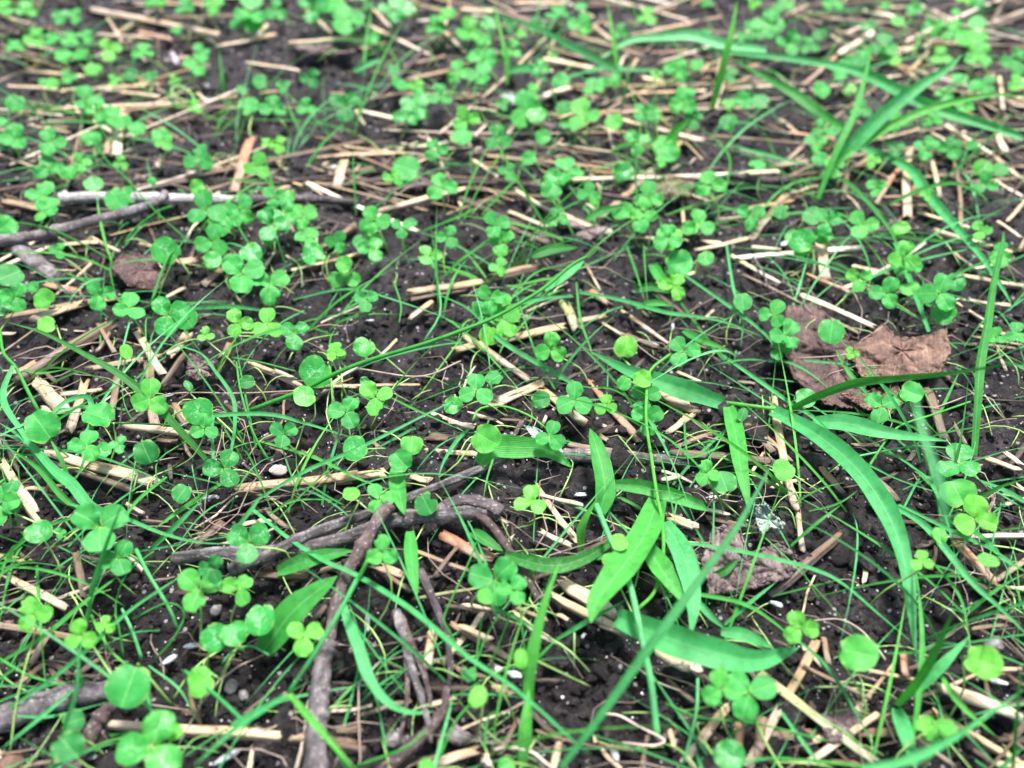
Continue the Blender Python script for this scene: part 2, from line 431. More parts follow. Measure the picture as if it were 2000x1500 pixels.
# three-leaf clovers: x,y,radius,angle of one leaflet[,flag]; flags w = painted wet highlights, y = yellowish, d = dark
TREF = {
'A': "20,50,60,200;145,60,60,90;340,95,55,150;415,90,50,60;195,220,65,80;290,215,55,30;85,255,50,100;390,215,50,90;480,205,50,60;610,280,70,20;800,290,65,90;1100,360,75,170;385,430,45,10;865,5,60,90;1035,40,60,90;1190,30,60,30;1400,60,90,200;1540,60,65,90;1750,50,90,20;1860,20,70,90;1940,110,90,0;990,170,35,60;1120,290,50,0;1580,480,40,270;1735,440,60,60;1520,600,80,90;1710,600,55,90;1920,590,90,150;490,560,85,120;540,620,60,300;620,660,80,190;80,775,85,80;290,795,80,120;1090,600,40,200,y;1550,805,55,60,y;1490,800,35,0,y;1115,885,90,90;1440,930,80,80,y;675,910,45,90,y;270,930,85,100;230,1095,90,60;275,1150,65,300;1150,1170,110,100;1340,1170,90,60;1530,1100,70,140;1590,1190,80,200;1515,1255,100,250,w;1690,1210,80,20;1720,1330,70,60;1880,1350,60,60;1185,1345,85,200;325,1400,45,60;1290,1230,60,200",
'B': "330,50,80,180;90,120,90,150;640,90,60,200;570,150,60,100;760,180,80,90;1255,75,65,90;1385,140,75,60;1600,180,50,90;1755,90,60,200,y;1000,280,60,200;990,140,45,30;840,330,90,60;700,400,70,100;820,420,75,300;470,590,90,60;410,640,75,200;595,535,75,90;1160,370,60,90;1450,490,60,100;1920,390,75,60;1950,570,80,90;1090,620,110,110;1400,645,95,110;740,670,80,120;925,770,75,100;575,830,70,120;1310,955,90,110;975,960,55,60;605,1040,90,110;340,990,60,70;1425,1080,65,80;1760,1095,85,90;1740,1180,80,200;1700,790,75,270,w;1250,1220,65,110;910,1255,80,130;940,1355,75,150;235,1230,90,120;195,1320,85,330;215,1395,70,60,w;385,1270,60,150;640,1325,65,70;540,1430,65,0,y;1870,1330,75,90",
'C': "230,10,40,90;660,20,60,90;930,20,60,90;1385,60,50,120;560,130,85,180;480,185,75,100;430,240,70,90;680,245,75,170;1500,150,60,30;1610,180,70,90;1720,230,100,60;1750,310,80,200;1215,250,75,80;1535,320,60,100,y;1950,340,80,60;1960,470,60,90;1780,475,70,170;105,560,85,70;60,390,60,90;970,390,70,30;1090,610,60,90;1560,530,60,60;1660,600,60,250;1490,670,60,90;1290,680,60,0;870,720,60,90;840,800,65,30;250,1030,90,110;1450,830,70,150;1585,835,80,60;1175,1050,60,270;1785,1030,70,90;185,1250,90,95;20,1320,70,30,y;475,1205,80,150;900,1235,85,20;1100,1255,90,130;1330,1430,85,80;1870,1410,60,90;1760,1290,55,10,y",
'D': "80,290,80,60;555,275,80,130;940,385,105,130;725,345,85,200;1350,155,110,140;1510,215,100,30;1920,160,85,90;1330,430,75,120,y;1490,440,85,90;1645,490,80,150;1150,500,45,100,y;840,850,100,90;480,1115,85,70;665,1110,50,60,w;1140,1020,75,90;1580,1050,75,150;1930,930,90,60;1250,1240,100,60;30,1400,100,60;1870,600,50,0,y",
'E': "180,300,70,150;20,590,50,90,y;240,845,90,140;800,810,90,90;925,120,50,60;880,295,80,140;950,410,95,30,y;1215,575,85,85;1350,860,95,90;1740,845,85,140;1755,965,85,30;1525,890,60,90,y;1215,1060,80,75;260,1410,80,120,y;1105,1430,85,85,y;1900,225,75,60,y",
'F': "600,380,75,60;670,500,80,60;640,575,60,240;100,590,85,130;1080,185,70,150;1350,110,70,100;1230,265,85,60;1525,265,100,70;1210,895,90,145;1640,1210,110,90;1040,600,38,0,y;1845,510,50,90;1960,490,60,90;230,1270,70,100",
'G': "0,30,110,10;555,150,145,30;660,330,95,60;1110,500,120,140;1390,240,115,150,w;1180,390,75,60,d;1330,500,90,50;190,645,95,120,y;1700,765,100,30,y;450,765,85,100,y;590,700,50,90,y;850,1375,170,70,w",
'H': "275,290,85,90,y;900,450,130,40;1010,510,85,60",
'I': "750,720,90,110,y;465,1080,135,20;310,1060,100,100;1725,105,115,90,y;1430,350,60,90,y;1500,1275,70,20,y"}
# clover seedlings with a single round leaf: x,y,radius[,flag]
SING = {
'A': "1385,590,55;385,965,48;230,1205,35,y;520,1025,48,d;650,1110,60;720,1085,45;1100,1045,42,y;1230,1255,60,w;1600,1100,45,w;1500,1325,42,w;1750,1420,65,w;1920,1475,45;1300,1470,55;925,1400,72,w;1185,1450,50,w;1400,1410,58,w;30,1260,60;355,310,45,w;450,300,45;520,385,42;730,415,40,d;835,425,42,d;240,455,28;290,465,35,y;85,575,48;5,680,35;510,770,52;765,715,45;900,760,52;680,680,48;1325,130,42;1450,455,42,d;1350,500,35,d;1410,140,45;1385,15,35;850,1010,25;1730,1165,30,p",
'B': "20,30,50;415,50,45,w;220,215,45;870,130,45,w;1385,35,35;1050,190,30,y;845,225,40,w;375,465,50;340,390,35,d;1230,310,25;1270,450,50;1505,460,38;1570,450,35;1290,600,42;1135,640,50,w;1300,685,38;1345,710,25;720,765,55;1170,765,42;1090,885,42;1225,985,45,w;1215,1065,55;410,940,72;1455,1130,20,y;1620,1180,58;1720,1260,45;1620,960,55,w;1780,635,52;1570,680,50;1850,810,58;435,1240,35;1985,1270,40;15,1480,0",
'C': "15,850,60;1225,30,25;1740,15,40;1620,65,30;1130,140,38;620,140,45;210,190,40;860,190,35;1300,120,40;1740,130,50;1235,290,50;1110,300,35;1070,340,55,d;1285,340,30,p;1640,440,45;1730,480,40;175,360,38;870,500,50;1025,495,38,y;440,560,52;525,565,48;350,580,40;350,680,45,d;930,730,40;860,885,38;510,920,45;1710,810,35;1770,940,50,w;1870,945,38;645,1180,45,d;820,1205,55;880,1315,50;760,1345,65,w;710,1320,40;1310,1275,50,p;225,1440,42,w",
'D': "50,165,70;245,295,58;20,340,55,w;185,230,30;260,440,45,y;1035,400,62;1410,145,45,w;705,590,42,p;550,950,85;235,1010,85;570,1145,50,w;815,1150,65,d;1105,920,75,w;1380,760,40,d;1050,780,28,d;1760,705,85,w;1700,840,60,w;1015,1380,50,d;1960,1385,45,p",
'E': "175,565,58,w;180,760,32,w;670,890,50,w;900,740,45,d;940,25,34;960,300,38,y;815,345,40,w;870,500,50,y;990,470,38,y;1635,565,62,y;1160,860,50,d;1625,765,38;1730,745,52,y;855,1075,76;440,1110,60;380,1200,62;125,1130,65,w;95,1385,42,p;520,1440,60,d",
'F': "75,100,75;430,310,52;925,475,68;1360,240,50;1620,200,50,w;1555,380,58;765,20,50,w;225,70,40,w;780,850,55,w;1370,820,62;1630,1380,85,y;1715,1455,45,y;1860,80,45;430,940,35,d;660,1250,60,y;325,1320,65,d",
'G': "215,180,65,w;1455,670,85,w;1200,770,78,w;1310,750,70,w;720,1040,120,y;1120,1020,78;410,1240,60,d;970,1300,45,y;380,1380,80,d",
'H': "850,540,50,p;1050,890,52,p;760,975,40,d;810,1100,62,p;520,1490,40,y;970,1490,45,y;1600,240,45,y;1545,340,40,y",
'I': "1075,860,98;1775,910,92,y;300,990,50,y;355,1430,85,w;1800,340,50,p;1440,1270,40,y;1580,1280,45,y;1530,200,45,p"}
# pieces of straw: x1,y1,x2,y2,width,colour (p cream, t tan, b brown, o rusty, k dark, g dying green)
STRAW = {
'A': "490,50,1250,200,45,t;530,190,880,220,35,p;130,395,480,430,35,t;330,510,910,475,40,p;560,500,900,545,28,t;60,630,420,605,22,o;170,700,400,740,20,t;650,880,690,610,50,p;1300,1080,1400,760,60,o;1400,230,1500,130,25,p;1370,350,1680,400,30,p;1200,260,1550,190,35,t;590,90,680,240,18,t;760,170,980,225,30,o;870,940,930,780,35,t;590,870,620,750,30,o;1870,870,2000,860,25,p;1880,1050,1930,880,50,t;1500,880,1800,1090,18,t;1180,860,1280,790,20,o;1240,390,1400,380,25,o;970,1000,1130,960,14,t;160,1380,560,1350,18,p;500,1320,670,1410,18,t;0,250,350,350,25,b;0,290,300,360,18,t;1600,240,1990,210,30,t;0,1120,230,1170,40,b;960,1470,1120,1440,40,t;1140,1040,1180,1090,30,o;30,480,330,500,30,t;1700,50,1850,190,25,p;150,250,350,290,20,p;920,340,1060,320,22,p;1100,520,1170,580,20,p;100,170,330,150,20,b;1780,1400,1990,1250,40,b",
'B': "225,50,320,150,20,t;190,140,540,310,35,p;370,370,640,310,30,b;400,450,640,400,40,b;1160,330,1500,390,42,p;1700,430,2000,490,40,p;1120,560,1330,490,50,p;1270,560,1500,620,25,p;1500,640,2000,780,45,p;160,620,480,690,25,p;130,610,180,700,20,p;0,870,400,850,25,p;450,915,560,870,20,p;780,890,920,990,20,p;640,550,860,545,25,t;780,600,920,620,18,p;1240,800,1560,850,18,t;250,1180,750,1050,42,t;1010,1060,1230,1190,30,t;1210,1190,1560,1320,75,t;980,1180,1200,1270,25,t;970,1260,1220,1360,30,b;1430,960,1770,990,35,o;1400,920,1500,1060,14,t;170,560,450,510,20,b;1650,200,2000,130,30,t;1180,260,1430,330,30,o;1780,300,2000,290,38,o;700,60,900,70,45,t;70,230,220,290,35,o;1000,20,1300,20,35,t;1450,140,1560,230,20,p;1420,10,1700,40,30,b;1640,420,1700,330,18,p",
'C': "0,160,310,95,25,t;0,470,180,490,30,p;270,620,320,330,45,t;760,480,990,280,28,o;960,310,1170,180,45,p;0,740,230,790,45,p;680,740,950,780,40,o;1360,820,1350,1220,40,p;1490,880,1540,1110,28,p;930,1000,1160,870,25,t;160,1400,470,1330,25,t;470,1340,680,1080,35,t;1200,1100,1540,1090,22,t;1860,430,1880,620,30,p;1560,700,1830,870,35,p;1830,870,2000,1010,30,t;1850,740,1900,860,40,t;1700,540,1850,740,30,b;860,1350,890,1560,45,t;1040,1480,1250,1530,25,t;1100,60,1300,100,30,p;1170,50,1350,40,25,t;180,560,480,430,25,t;800,300,1000,230,20,b;1480,740,1600,810,25,p;1830,1000,2000,1100,20,p;1400,1180,1700,1270,22,t;1000,190,1170,110,22,t;60,250,200,330,22,b;1800,560,1990,640,20,b;1180,780,1420,720,20,t;1850,1230,1990,1330,24,p",
'D': "5,400,660,290,35,b;160,420,500,310,52,t;230,210,480,270,30,o;80,770,640,420,62,b;100,740,420,560,30,k;460,690,910,610,28,t;760,460,910,720,35,t;830,650,870,1060,50,b;1060,480,930,640,45,t;200,750,350,930,60,p;330,830,580,800,26,p;380,1060,480,740,40,t;620,1000,660,720,36,b;670,1000,1090,1050,35,p;240,1150,880,1330,50,t;250,1190,760,1370,40,b;900,780,1030,600,25,b;1290,1370,2000,1290,58,t;1120,230,1250,120,35,b;920,290,1040,230,16,p;0,1200,200,1500,40,t;0,490,90,490,20,p;960,880,1050,1000,40,b;1230,640,1290,540,30,b;1380,650,1690,790,30,t;1800,780,2000,790,25,t;540,600,620,480,25,b;700,1440,810,1500,20,b;60,720,220,640,26,o;230,900,300,960,36,p;540,430,640,600,20,b;850,1080,1000,1090,30,b;1520,690,1640,740,22,p",
'E': "410,260,870,190,56,t;430,300,740,245,30,b;420,420,560,310,35,t;860,180,1180,100,46,b;670,590,1320,450,42,t;1330,430,1540,390,35,t;720,490,1100,750,38,t;860,900,1190,760,52,p;880,870,1140,780,20,k;540,930,790,1020,20,p;0,780,490,775,18,t;1150,790,1420,1000,42,t;1420,740,1720,1100,42,o;1480,1050,1580,1115,20,t;1610,360,1880,550,25,t;1600,480,1820,570,30,b;1410,100,1500,260,15,t;1430,240,1560,340,36,o;1780,810,2000,890,52,t;1860,1050,1980,940,20,t;1500,1000,1600,1040,18,p;500,1060,1300,1110,46,b;500,1140,820,1160,30,p;1300,1110,1990,1200,30,b;0,1310,320,1260,56,t;430,1290,560,1320,38,p;1830,1310,1940,1280,26,p;1150,1390,1400,1450,25,p;1290,310,1370,480,50,g;260,620,360,520,14,t;930,970,1120,980,14,b;1500,430,1620,500,18,t",
'F': "0,870,200,930,48,b;360,50,640,210,22,p;870,0,900,200,45,t;780,160,1040,270,30,o;750,270,1180,460,30,p;1040,110,1180,150,22,p;1640,170,2000,230,30,t;1620,300,1930,340,35,p;1590,300,1780,420,18,p;450,990,600,1150,35,b;600,840,730,1490,38,t;1460,800,1560,1100,46,b;860,1230,990,1380,30,b;1050,1190,1300,1430,42,b;0,1150,600,1200,40,b;1280,660,1520,715,14,p;0,1050,170,930,25,t;480,1270,550,1150,15,p;1780,1180,2000,1260,35,p;1880,1140,2000,1230,25,p;1600,980,1680,1120,20,b;1030,1110,1200,1115,20,b;200,420,270,360,15,p;1850,560,1900,700,16,t;1740,440,1990,530,22,t;60,700,200,760,16,p;1600,30,1720,120,18,t",
'G': "20,420,380,610,35,p;130,20,250,180,30,t;1080,270,1260,120,50,b;570,1260,1720,1340,50,t;1420,1345,1700,1350,30,p;1720,1330,2000,1370,44,b;160,930,300,700,30,b;60,1060,260,910,25,b;1400,420,1740,440,38,b;700,20,800,80,18,t;790,120,940,130,20,b;420,280,470,560,34,b;0,700,80,690,30,b;640,240,800,400,16,p;20,640,130,620,22,b;1350,1210,1540,1050,12,b",
'H': "600,190,900,340,62,o;240,370,420,430,40,t;440,560,850,490,18,g;1250,450,1600,660,62,p;1200,530,1700,780,46,t;650,690,1000,900,36,b;700,700,900,790,30,t;1000,630,1210,790,38,t;1140,170,1340,270,35,t;1790,840,2000,960,42,p;560,720,520,960,45,t;560,1480,830,1390,42,t;850,1420,860,1500,48,p;870,1060,1020,1060,46,t;0,1290,170,1280,30,b;0,1370,190,1400,36,b;1850,80,2000,130,30,t;560,440,700,260,20,b;1010,600,1210,680,22,b;440,280,760,400,24,b;1250,640,1320,680,24,t;300,420,440,520,24,b;1480,700,1620,750,22,t;930,1440,1040,1210,26,b;1030,1220,1080,1360,20,t",
'I': "580,540,990,180,42,b;730,0,770,310,32,t;0,870,210,960,44,p;850,780,450,1500,48,t;520,960,1190,1480,42,g;540,1000,1000,1330,20,o;780,1480,1190,1190,28,p;1500,1030,2000,1210,62,p;1600,220,1870,500,48,o;90,1480,350,1150,40,t;380,1500,420,1250,45,o;510,1480,540,1200,50,b;1320,850,1340,1000,38,o;1060,1070,1100,1200,25,b;0,90,190,160,40,t;170,40,360,90,20,p;880,760,910,930,26,b;760,930,1150,1120,22,b;1400,1330,1620,1500,24,b;1830,640,1990,700,24,b;0,1000,160,1140,26,b;1800,960,2000,950,26,t;20,1280,60,1420,24,t"}
# grass blades: kind (b blade, s stalk, l leaf) colour (g b d y p) width h0 h1 [plant] : points
BLADE = {
'A': "sp 12 3 3:690,765 900,800 1070,860|sg 12 1 9:690,1370 750,1280 880,1180 960,1150|sg 10 8 3:510,770 600,900 700,990 850,1160 1000,1300 1100,1370|bd 15 3 14:1490,1500 1430,1420 1340,1280 1250,1100|bd 14 2 12:490,680 480,580 470,480|bd 20 2 14:1245,520 1240,430 1220,260|sp 12 14 2:1540,1320 1600,1500|sg 14 3 3:0,560 300,620 480,640|bg 12 2 10:1690,770 1630,640 1600,560|bg 14 2 9:1700,950 1800,800 1980,640|sd 14 3 9:60,1240 250,1270 420,1340 600,1440|bg 12 2 8:920,500 990,590 1070,560 1090,500|bg 16 2 9:1280,1000 1400,1010 1560,1020",
'B': "bd 17 3 26:1200,1300 1150,1200 1050,1040 960,880 860,690 770,520|by 25 4 25:1610,480 1590,370 1560,180 1530,0|by 25 4 25:970,470 970,330 940,200 900,0|bb 40 10 14:1600,440 1560,380 1350,270 1150,160 920,80|bd 12 3 25:1715,1350 1720,1250 1710,1150 1690,1000 1700,850 1720,700 1790,560 1850,400|bd 16 3 16:1610,600 1640,470 1660,340|ld 45 6 8:1410,1230 1500,1180 1680,1140|ld 58 6 6:1110,1430 1230,1390 1370,1380|bg 14 2 8:830,1200 900,1120 1000,1020 1050,960|bg 60 4 15:1870,880 1900,750 2000,660|bg 12 2 16:130,1200 120,1000 110,820|bd 10 2 9:790,1050 770,900 780,800|sg 10 3 6:1010,1350 1080,1360 1150,1390|bp 30 3 6:120,400 220,350 290,330|lb 50 6 8:980,395 1100,380 1200,460|bp 26 5 12:1310,430 1500,380 1700,390 2000,400|bg 14 2 14:170,420 190,200 230,0|bg 14 3 10:500,1290 700,1210 820,1150|bg 12 3 6:850,610 990,650 1200,640",
'C': "by 42 6 40:260,600 290,500 340,300 380,130 400,0|bb 62 12 12:1990,770 1800,700 1600,640 1400,560 1150,430 950,370 700,330 330,290 0,255|bp 62 14 12:560,280 330,250 150,200 0,205 -200,230 -360,330|bg 55 4 14:1000,720 850,620 700,510 550,430 380,330|bb 78 3 30:900,940 1000,850 1200,650 1400,490 1560,390 1660,300|by 45 3 26:870,980 1100,800 1300,680 1500,600 1700,550 1850,530 2060,540|bg 36 3 30:850,1110 950,850 1050,640 1120,400 1140,300|bb 55 3 6:1100,830 1250,880 1380,960 1450,1060 1520,1150 1640,1290 1760,1430 1880,1610 1930,1700|bd 26 3 14:900,990 1000,1010 1130,1130 1250,1280 1310,1400 1450,1590|bg 15 3 8:900,990 750,1010 620,1080 520,1200 450,1300|bp 14 2 12:240,950 330,830 450,710 600,610 720,550|bp 20 3 8:390,820 550,860 700,900 820,920|bd 24 4 9:1250,1140 1400,1070 1600,1020 1750,1080 1800,1130|bd 14 3 24:1480,1060 1560,990 1700,870 1850,730 1950,600|bd 22 4 6:1190,1300 1500,1340 2000,1370|bg 12 3 5:0,1200 200,1140 420,1180 660,1250|bg 12 2 14:330,1080 360,900 300,800 180,700|bd 12 3 16:1450,600 1600,480 1780,330|bg 16 3 8:1380,310 1420,200 1480,70|bp 14 3 8:1130,380 1300,330 1500,320",
'D': "bd 42 3 26:1150,1190 1050,1080 900,920 700,740 500,620 250,490 40,425|bb 62 4 8:620,1500 500,1450 400,1330 300,1250 150,1090 0,990|bd 34 4 9:480,1500 350,1400 200,1230 0,1100|sg 22 3 9@left grass:220,930 160,820 90,680 20,600 0,470|bb 34 9 4@left grass:75,670 20,800 30,900 130,1050 250,1250 380,1350|bb 28 9 3:240,1000 350,880 470,840 510,880 510,1020 480,1160 440,1270 390,1340|bb 24 10 2:1190,1200 1185,970 1230,945 1500,940 1700,990 1900,1050 2000,1080|bb 22 3 6:1290,1150 1310,1000 1300,850 1200,700 1100,590 840,530|sg 11 3 3:1290,625 1450,650 1650,700|sg 15 2 12:1500,1200 1430,1080 1390,980 1340,800 1320,650|bb 14 3 8:1640,300 1850,250 2000,245 2160,290 2400,370 2620,460|bb 26 3 6:1050,350 1300,340 1580,380|sg 16 2 10:840,330 930,80 1000,0|bb 22 4 10:1400,1440 1700,1260 2000,1130 2340,960 2600,830|bg 18 3 4:1450,1090 1750,1180 2000,1300 2200,1370|bg 14 3 4:1500,1500 1650,1420 1900,1420|bd 10 3 9:1980,1480 1800,1380 1670,1280 1650,1130|sg 9 2 6:750,990 700,900 680,800|sg 9 4 3:1060,1080 900,1180 870,1260 900,1350 980,1370|bp 10 2 8:650,720 730,400 760,380|bg 22 3 10:390,1300 330,1170 270,1060|sg 12 2 6:450,990 650,990 980,1000|bg 14 4 4:130,690 230,710 370,690|bg 26 2 7:1230,1330 1000,1480 860,1580|by 12 3 12:1200,720 1260,600 1340,480|bg 20 3 14:930,1290 760,1430 650,1600",
'E': "bb 28 3 8:1400,810 1310,750 1100,630 940,530 860,450 740,340 520,245|bb 22 2 10:760,1020 690,1090 620,1200 590,1290|sy 14 3 3:780,980 820,910 950,895 1100,950 1190,1020|sy 22 3 10@sprawling grass:1700,2030 1800,1920 1845,1700 1830,1500 1810,1400 1780,1200 1750,1000 1750,850 1770,700 1890,600|lg 120 5 7:820,1220 900,1130 1050,1125 1200,1140 1340,1240|lg 112 4 10@sprawling grass:1490,1490 1520,1350 1480,1150 1435,1020|lg 80 6 5@sprawling grass:1560,1330 1750,1350 2000,1430 2100,1480|lg 88 5 7:350,1240 370,1380 400,1500|bb 24 3 5:1380,260 1600,300 1850,370 2000,390 2200,430 2430,520|bb 20 4 7:1340,280 1150,300 900,370 700,520|bg 14 4 3:1360,200 1380,400 1430,550 1480,700|bg 13 3 5:1140,340 1050,450 950,560 920,640|lb 55 5 9:1180,245 1300,160 1400,90|sp 15 5 2:550,80 580,180 600,370 510,530|ld 50 5 6:1680,250 1780,230 1880,265|lg 40 5 6:1690,345 1800,320 1900,335|lg 60 5 6:1780,100 1830,180 1900,270|sg 26 3 26:-465,920 -180,810 0,720 200,640 500,550 700,480 900,400 1080,300 1200,220 1330,110 1420,60|bg 16 2 10:600,190 700,90 810,10 870,-40|bg 10 3 5:1000,280 1150,140 1380,100|bg 12 3 8:1240,800 1140,620 1060,380 1000,200|bg 10 2 9:1700,880 1560,800 1430,790 1240,760|bg 12 3 8:880,1000 900,1150 860,1300 840,1420|bg 14 3 10:330,850 430,900 540,950 740,1040|bg 12 2 10:1960,960 1970,1100 1990,1250|bg 14 4 8:1640,0 1700,170 1740,310|sg 12 4 4:340,200 380,330 370,430",
'F': "bb 110 4 6@creeping grass:320,880 150,820 0,770 -200,700 -420,590|sy 24 3 4@creeping grass:320,875 450,890 600,910 680,925|lg 95 5 5@creeping grass:350,900 390,1050 420,1250 470,1490|bb 115 5 5@creeping grass:600,925 850,1060 1080,1260 1250,1520 1340,1800 1370,2050 1400,2320|bb 95 5 8@creeping grass:820,985 1000,990 1250,1050 1580,1090|bd 46 5 60@creeping grass:680,920 850,840 1050,770 1300,740 1600,710 2050,640|bb 20 6 4:100,160 400,370 580,520 620,640|bb 22 3 4:140,500 300,600 500,740 700,880 840,970 1000,1140 1150,1230 1400,1340 2000,1500|bb 18 5 3:340,0 380,250 430,400 420,560|bg 26 3 6:1130,830 1020,700 940,560|bg 13 3 5:1030,640 1200,770 1400,930 1560,1100|sy 15 3 12:1100,1290 1200,1130 1300,1010 1500,940 1700,870|sp 13 3 5:1000,1190 1250,1140 1400,1120 1600,1130|bd 14 3 20:1530,1410 1620,1200 1660,1000 1690,740|bp 42 74 84:1570,1560 1530,1330 1440,1050 1370,760|bd 52 3 18:1720,1170 1740,870 1755,650 1795,430 1830,200 1880,-10 1885,-80|bb 28 3 6:2040,1450 1900,1370 1740,1300|bd 22 3 16:1600,1440 1760,1400 1880,1340 2050,1290|bd 16 6 3:0,200 330,640 400,580|bb 30 5 5:1470,480 1300,20 1280,0|ld 46 6 8:100,475 200,530 350,580|bb 18 3 6:1000,280 1200,150 1500,60 1800,0|bg 12 2 7:1060,160 980,110 880,80|bg 12 3 7:800,1480 960,1440 1080,1360|bg 10 2 8:700,1450 850,1360 1000,1320|bg 14 3 9:330,1110 150,1180 0,1170",
'G': "bb 27 3 34:490,680 510,520 560,350 620,180 700,-20|bg 24 3 10:0,390 170,190 380,110 560,60|bg 25 4 10:0,910 250,760 500,550 700,400|bb 24 4 10:0,1200 250,1030 450,870 700,640 900,500 1010,430|bb 24 5 5:300,0 500,60 700,110 900,190 1100,240 1300,250|bb 30 2 10:830,290 1000,130 1130,0|sb 24 8 3:760,280 830,420 940,600 990,720|sy 18 4 8:510,650 560,750 630,860 700,920|bb 13 6 4:830,930 1000,1060 1100,1240|sg 18 4 4:0,890 150,980 350,1040|bb 22 5 16:400,1070 200,1240 0,1400|bb 24 3 26:280,1500 360,1280 430,1050 440,870 470,750|sb 30 16 12@jointed grass:1990,450 1900,620 1750,870 1610,1080|bb 38 12 26@jointed grass:1610,1085 1350,1250 1080,1490|by 40 12 26@jointed grass:1615,1085 1780,1280 2000,1530|sb 26 4 18:1030,960 1200,1090 1390,1270|bb 30 3 18:1400,50 1600,210 1800,340 2000,430 2300,620 2600,870 2850,1040 3050,1210 3200,1350 3300,1430|lg 88 3 8:1550,405 1750,330 1970,285|ld 165 2 10:1470,850 1640,620 1880,430|bb 24 3 7:1270,230 1400,60 1450,0|sg 12 3 7:650,700 650,560 720,400 860,290|sg 12 3 8:690,880 660,700 640,640|sp 20 2 7:790,890 740,740 680,610|bg 14 3 8:150,900 0,1000 -20,1020|sg 14 4 8:870,890 960,790 1030,640 930,580 740,670|bg 16 3 8:0,380 220,390 480,470 700,600|bg 20 3 10:0,340 150,220 260,130|bb 16 5 4:100,1210 300,1210 610,1130|sp 16 2 5:1240,920 1300,850 1400,820 1500,870|bb 20 3 6:820,1060 850,1220|sg 14 3 6:420,1150 460,1020 440,960",
'H': "bb 66 8 4:55,590 100,720 150,850 200,1000 300,1130 430,1190 560,1185|sg 26 14 4:200,330 130,470 50,600|lg 74 5 7:430,180 440,350 470,550|ld 70 4 5:780,180 850,230 950,290|ld 84 4 6@sprawling grass:960,310 1200,370 1400,330 1620,200|lg 170 6 16@sprawling grass:1815,0 1740,200 1600,400 1480,560 1440,690|bg 120 5 7@sprawling grass:1740,250 1850,420 1980,610|bb 120 5 7@sprawling grass:1850,130 1960,320 2010,560 2000,760|bb 28 2 8:1250,780 1440,670 1640,560|by 48 3 16:1385,290 1390,150 1480,-10|by 66 4 24:1090,1250 1095,1000 1130,780 1190,550 1270,340|by 70 3 10:1060,1500 1080,1250 1095,1050|be 50 18 36:1270,1500 1500,1200 1750,850 2000,510 2250,160 2350,-10 2450,-200|sp 42 3 12:1810,1330 1780,1050 1740,850 1700,660 1650,450 1560,250 1470,30|sg 12 9 2:990,640 930,800 870,950|sg 12 9 2:830,660 800,900 790,1040|sg 12 9 2:1040,560 1060,750 1080,950|sg 14 9 3:850,1380 860,1240 900,1190 970,1210|sg 15 6 8:590,1450 680,1250 760,1150|sg 10 3 4:160,850 280,890 400,950|sg 18 4 7:130,1490 400,1390 520,1290|sg 13 3 9:740,900 640,720 620,660 680,520 760,350 800,240|bb 30 4 14:100,1530 0,1360 -20,1320|sg 12 4 8:770,1000 850,780 930,640|bg 18 3 8:1050,980 1180,850 1250,780|bb 26 4 9:1390,350 1550,310 1700,290",
'I': "bb 24 5 5:0,230 300,270 600,330 850,400 1000,480 1200,650 1400,820|bg 30 2 10:1350,1430 1400,1200 1430,850 1420,600 1390,350|ld 60 3 30:1290,1150 1400,1020 1500,850 1600,640|bb 58 4 10:1380,1090 1550,920 1700,760|lb 90 3 5:1290,1170 1330,1300 1400,1520|bb 50 30 18:1100,1495 1300,1470 1500,1390 1700,1270 2000,1060|bb 38 6 8:1200,0 1450,150 1700,450 1860,600 2040,780|bb 22 4 8:1300,30 1600,180 1800,270 2000,390|by 34 5 5:1540,990 1650,1150 1850,1330|sg 14 4 4:0,1140 200,1220 500,1250 900,1350|bb 20 6 4:700,760 870,900 1000,1080 1100,1260 1200,1470|bg 24 5 5:0,510 240,540 450,590 620,700 700,780|bb 38 8 6:140,530 250,650 340,730|bb 24 4 8:330,700 480,570 620,460|lb 165 6 8:-270,660 0,770 250,850 500,900 740,830|lb 70 6 5:310,740 450,760 600,830|ld 46 4 6:240,440 330,400 410,330|sp 22 2 8:100,1480 170,1200 180,1000|bd 20 4 24:1940,1500 1960,1200 1990,900|bd 11 3 6:600,540 800,490 1000,440|bb 22 4 5:640,1180 800,1400 870,1500|bb 20 4 8:1870,1500 2000,1380|bb 26 4 8:1530,100 1750,200 1880,330 2040,420|bg 16 3 8:1480,340 1640,540 1700,800|bg 14 3 9:1240,860 1450,840 1640,700|bb 14 3 7:1540,600 1660,620 1750,560|sg 12 3 7:370,1370 375,1240|bg 20 3 8:700,260 850,130 980,30"}
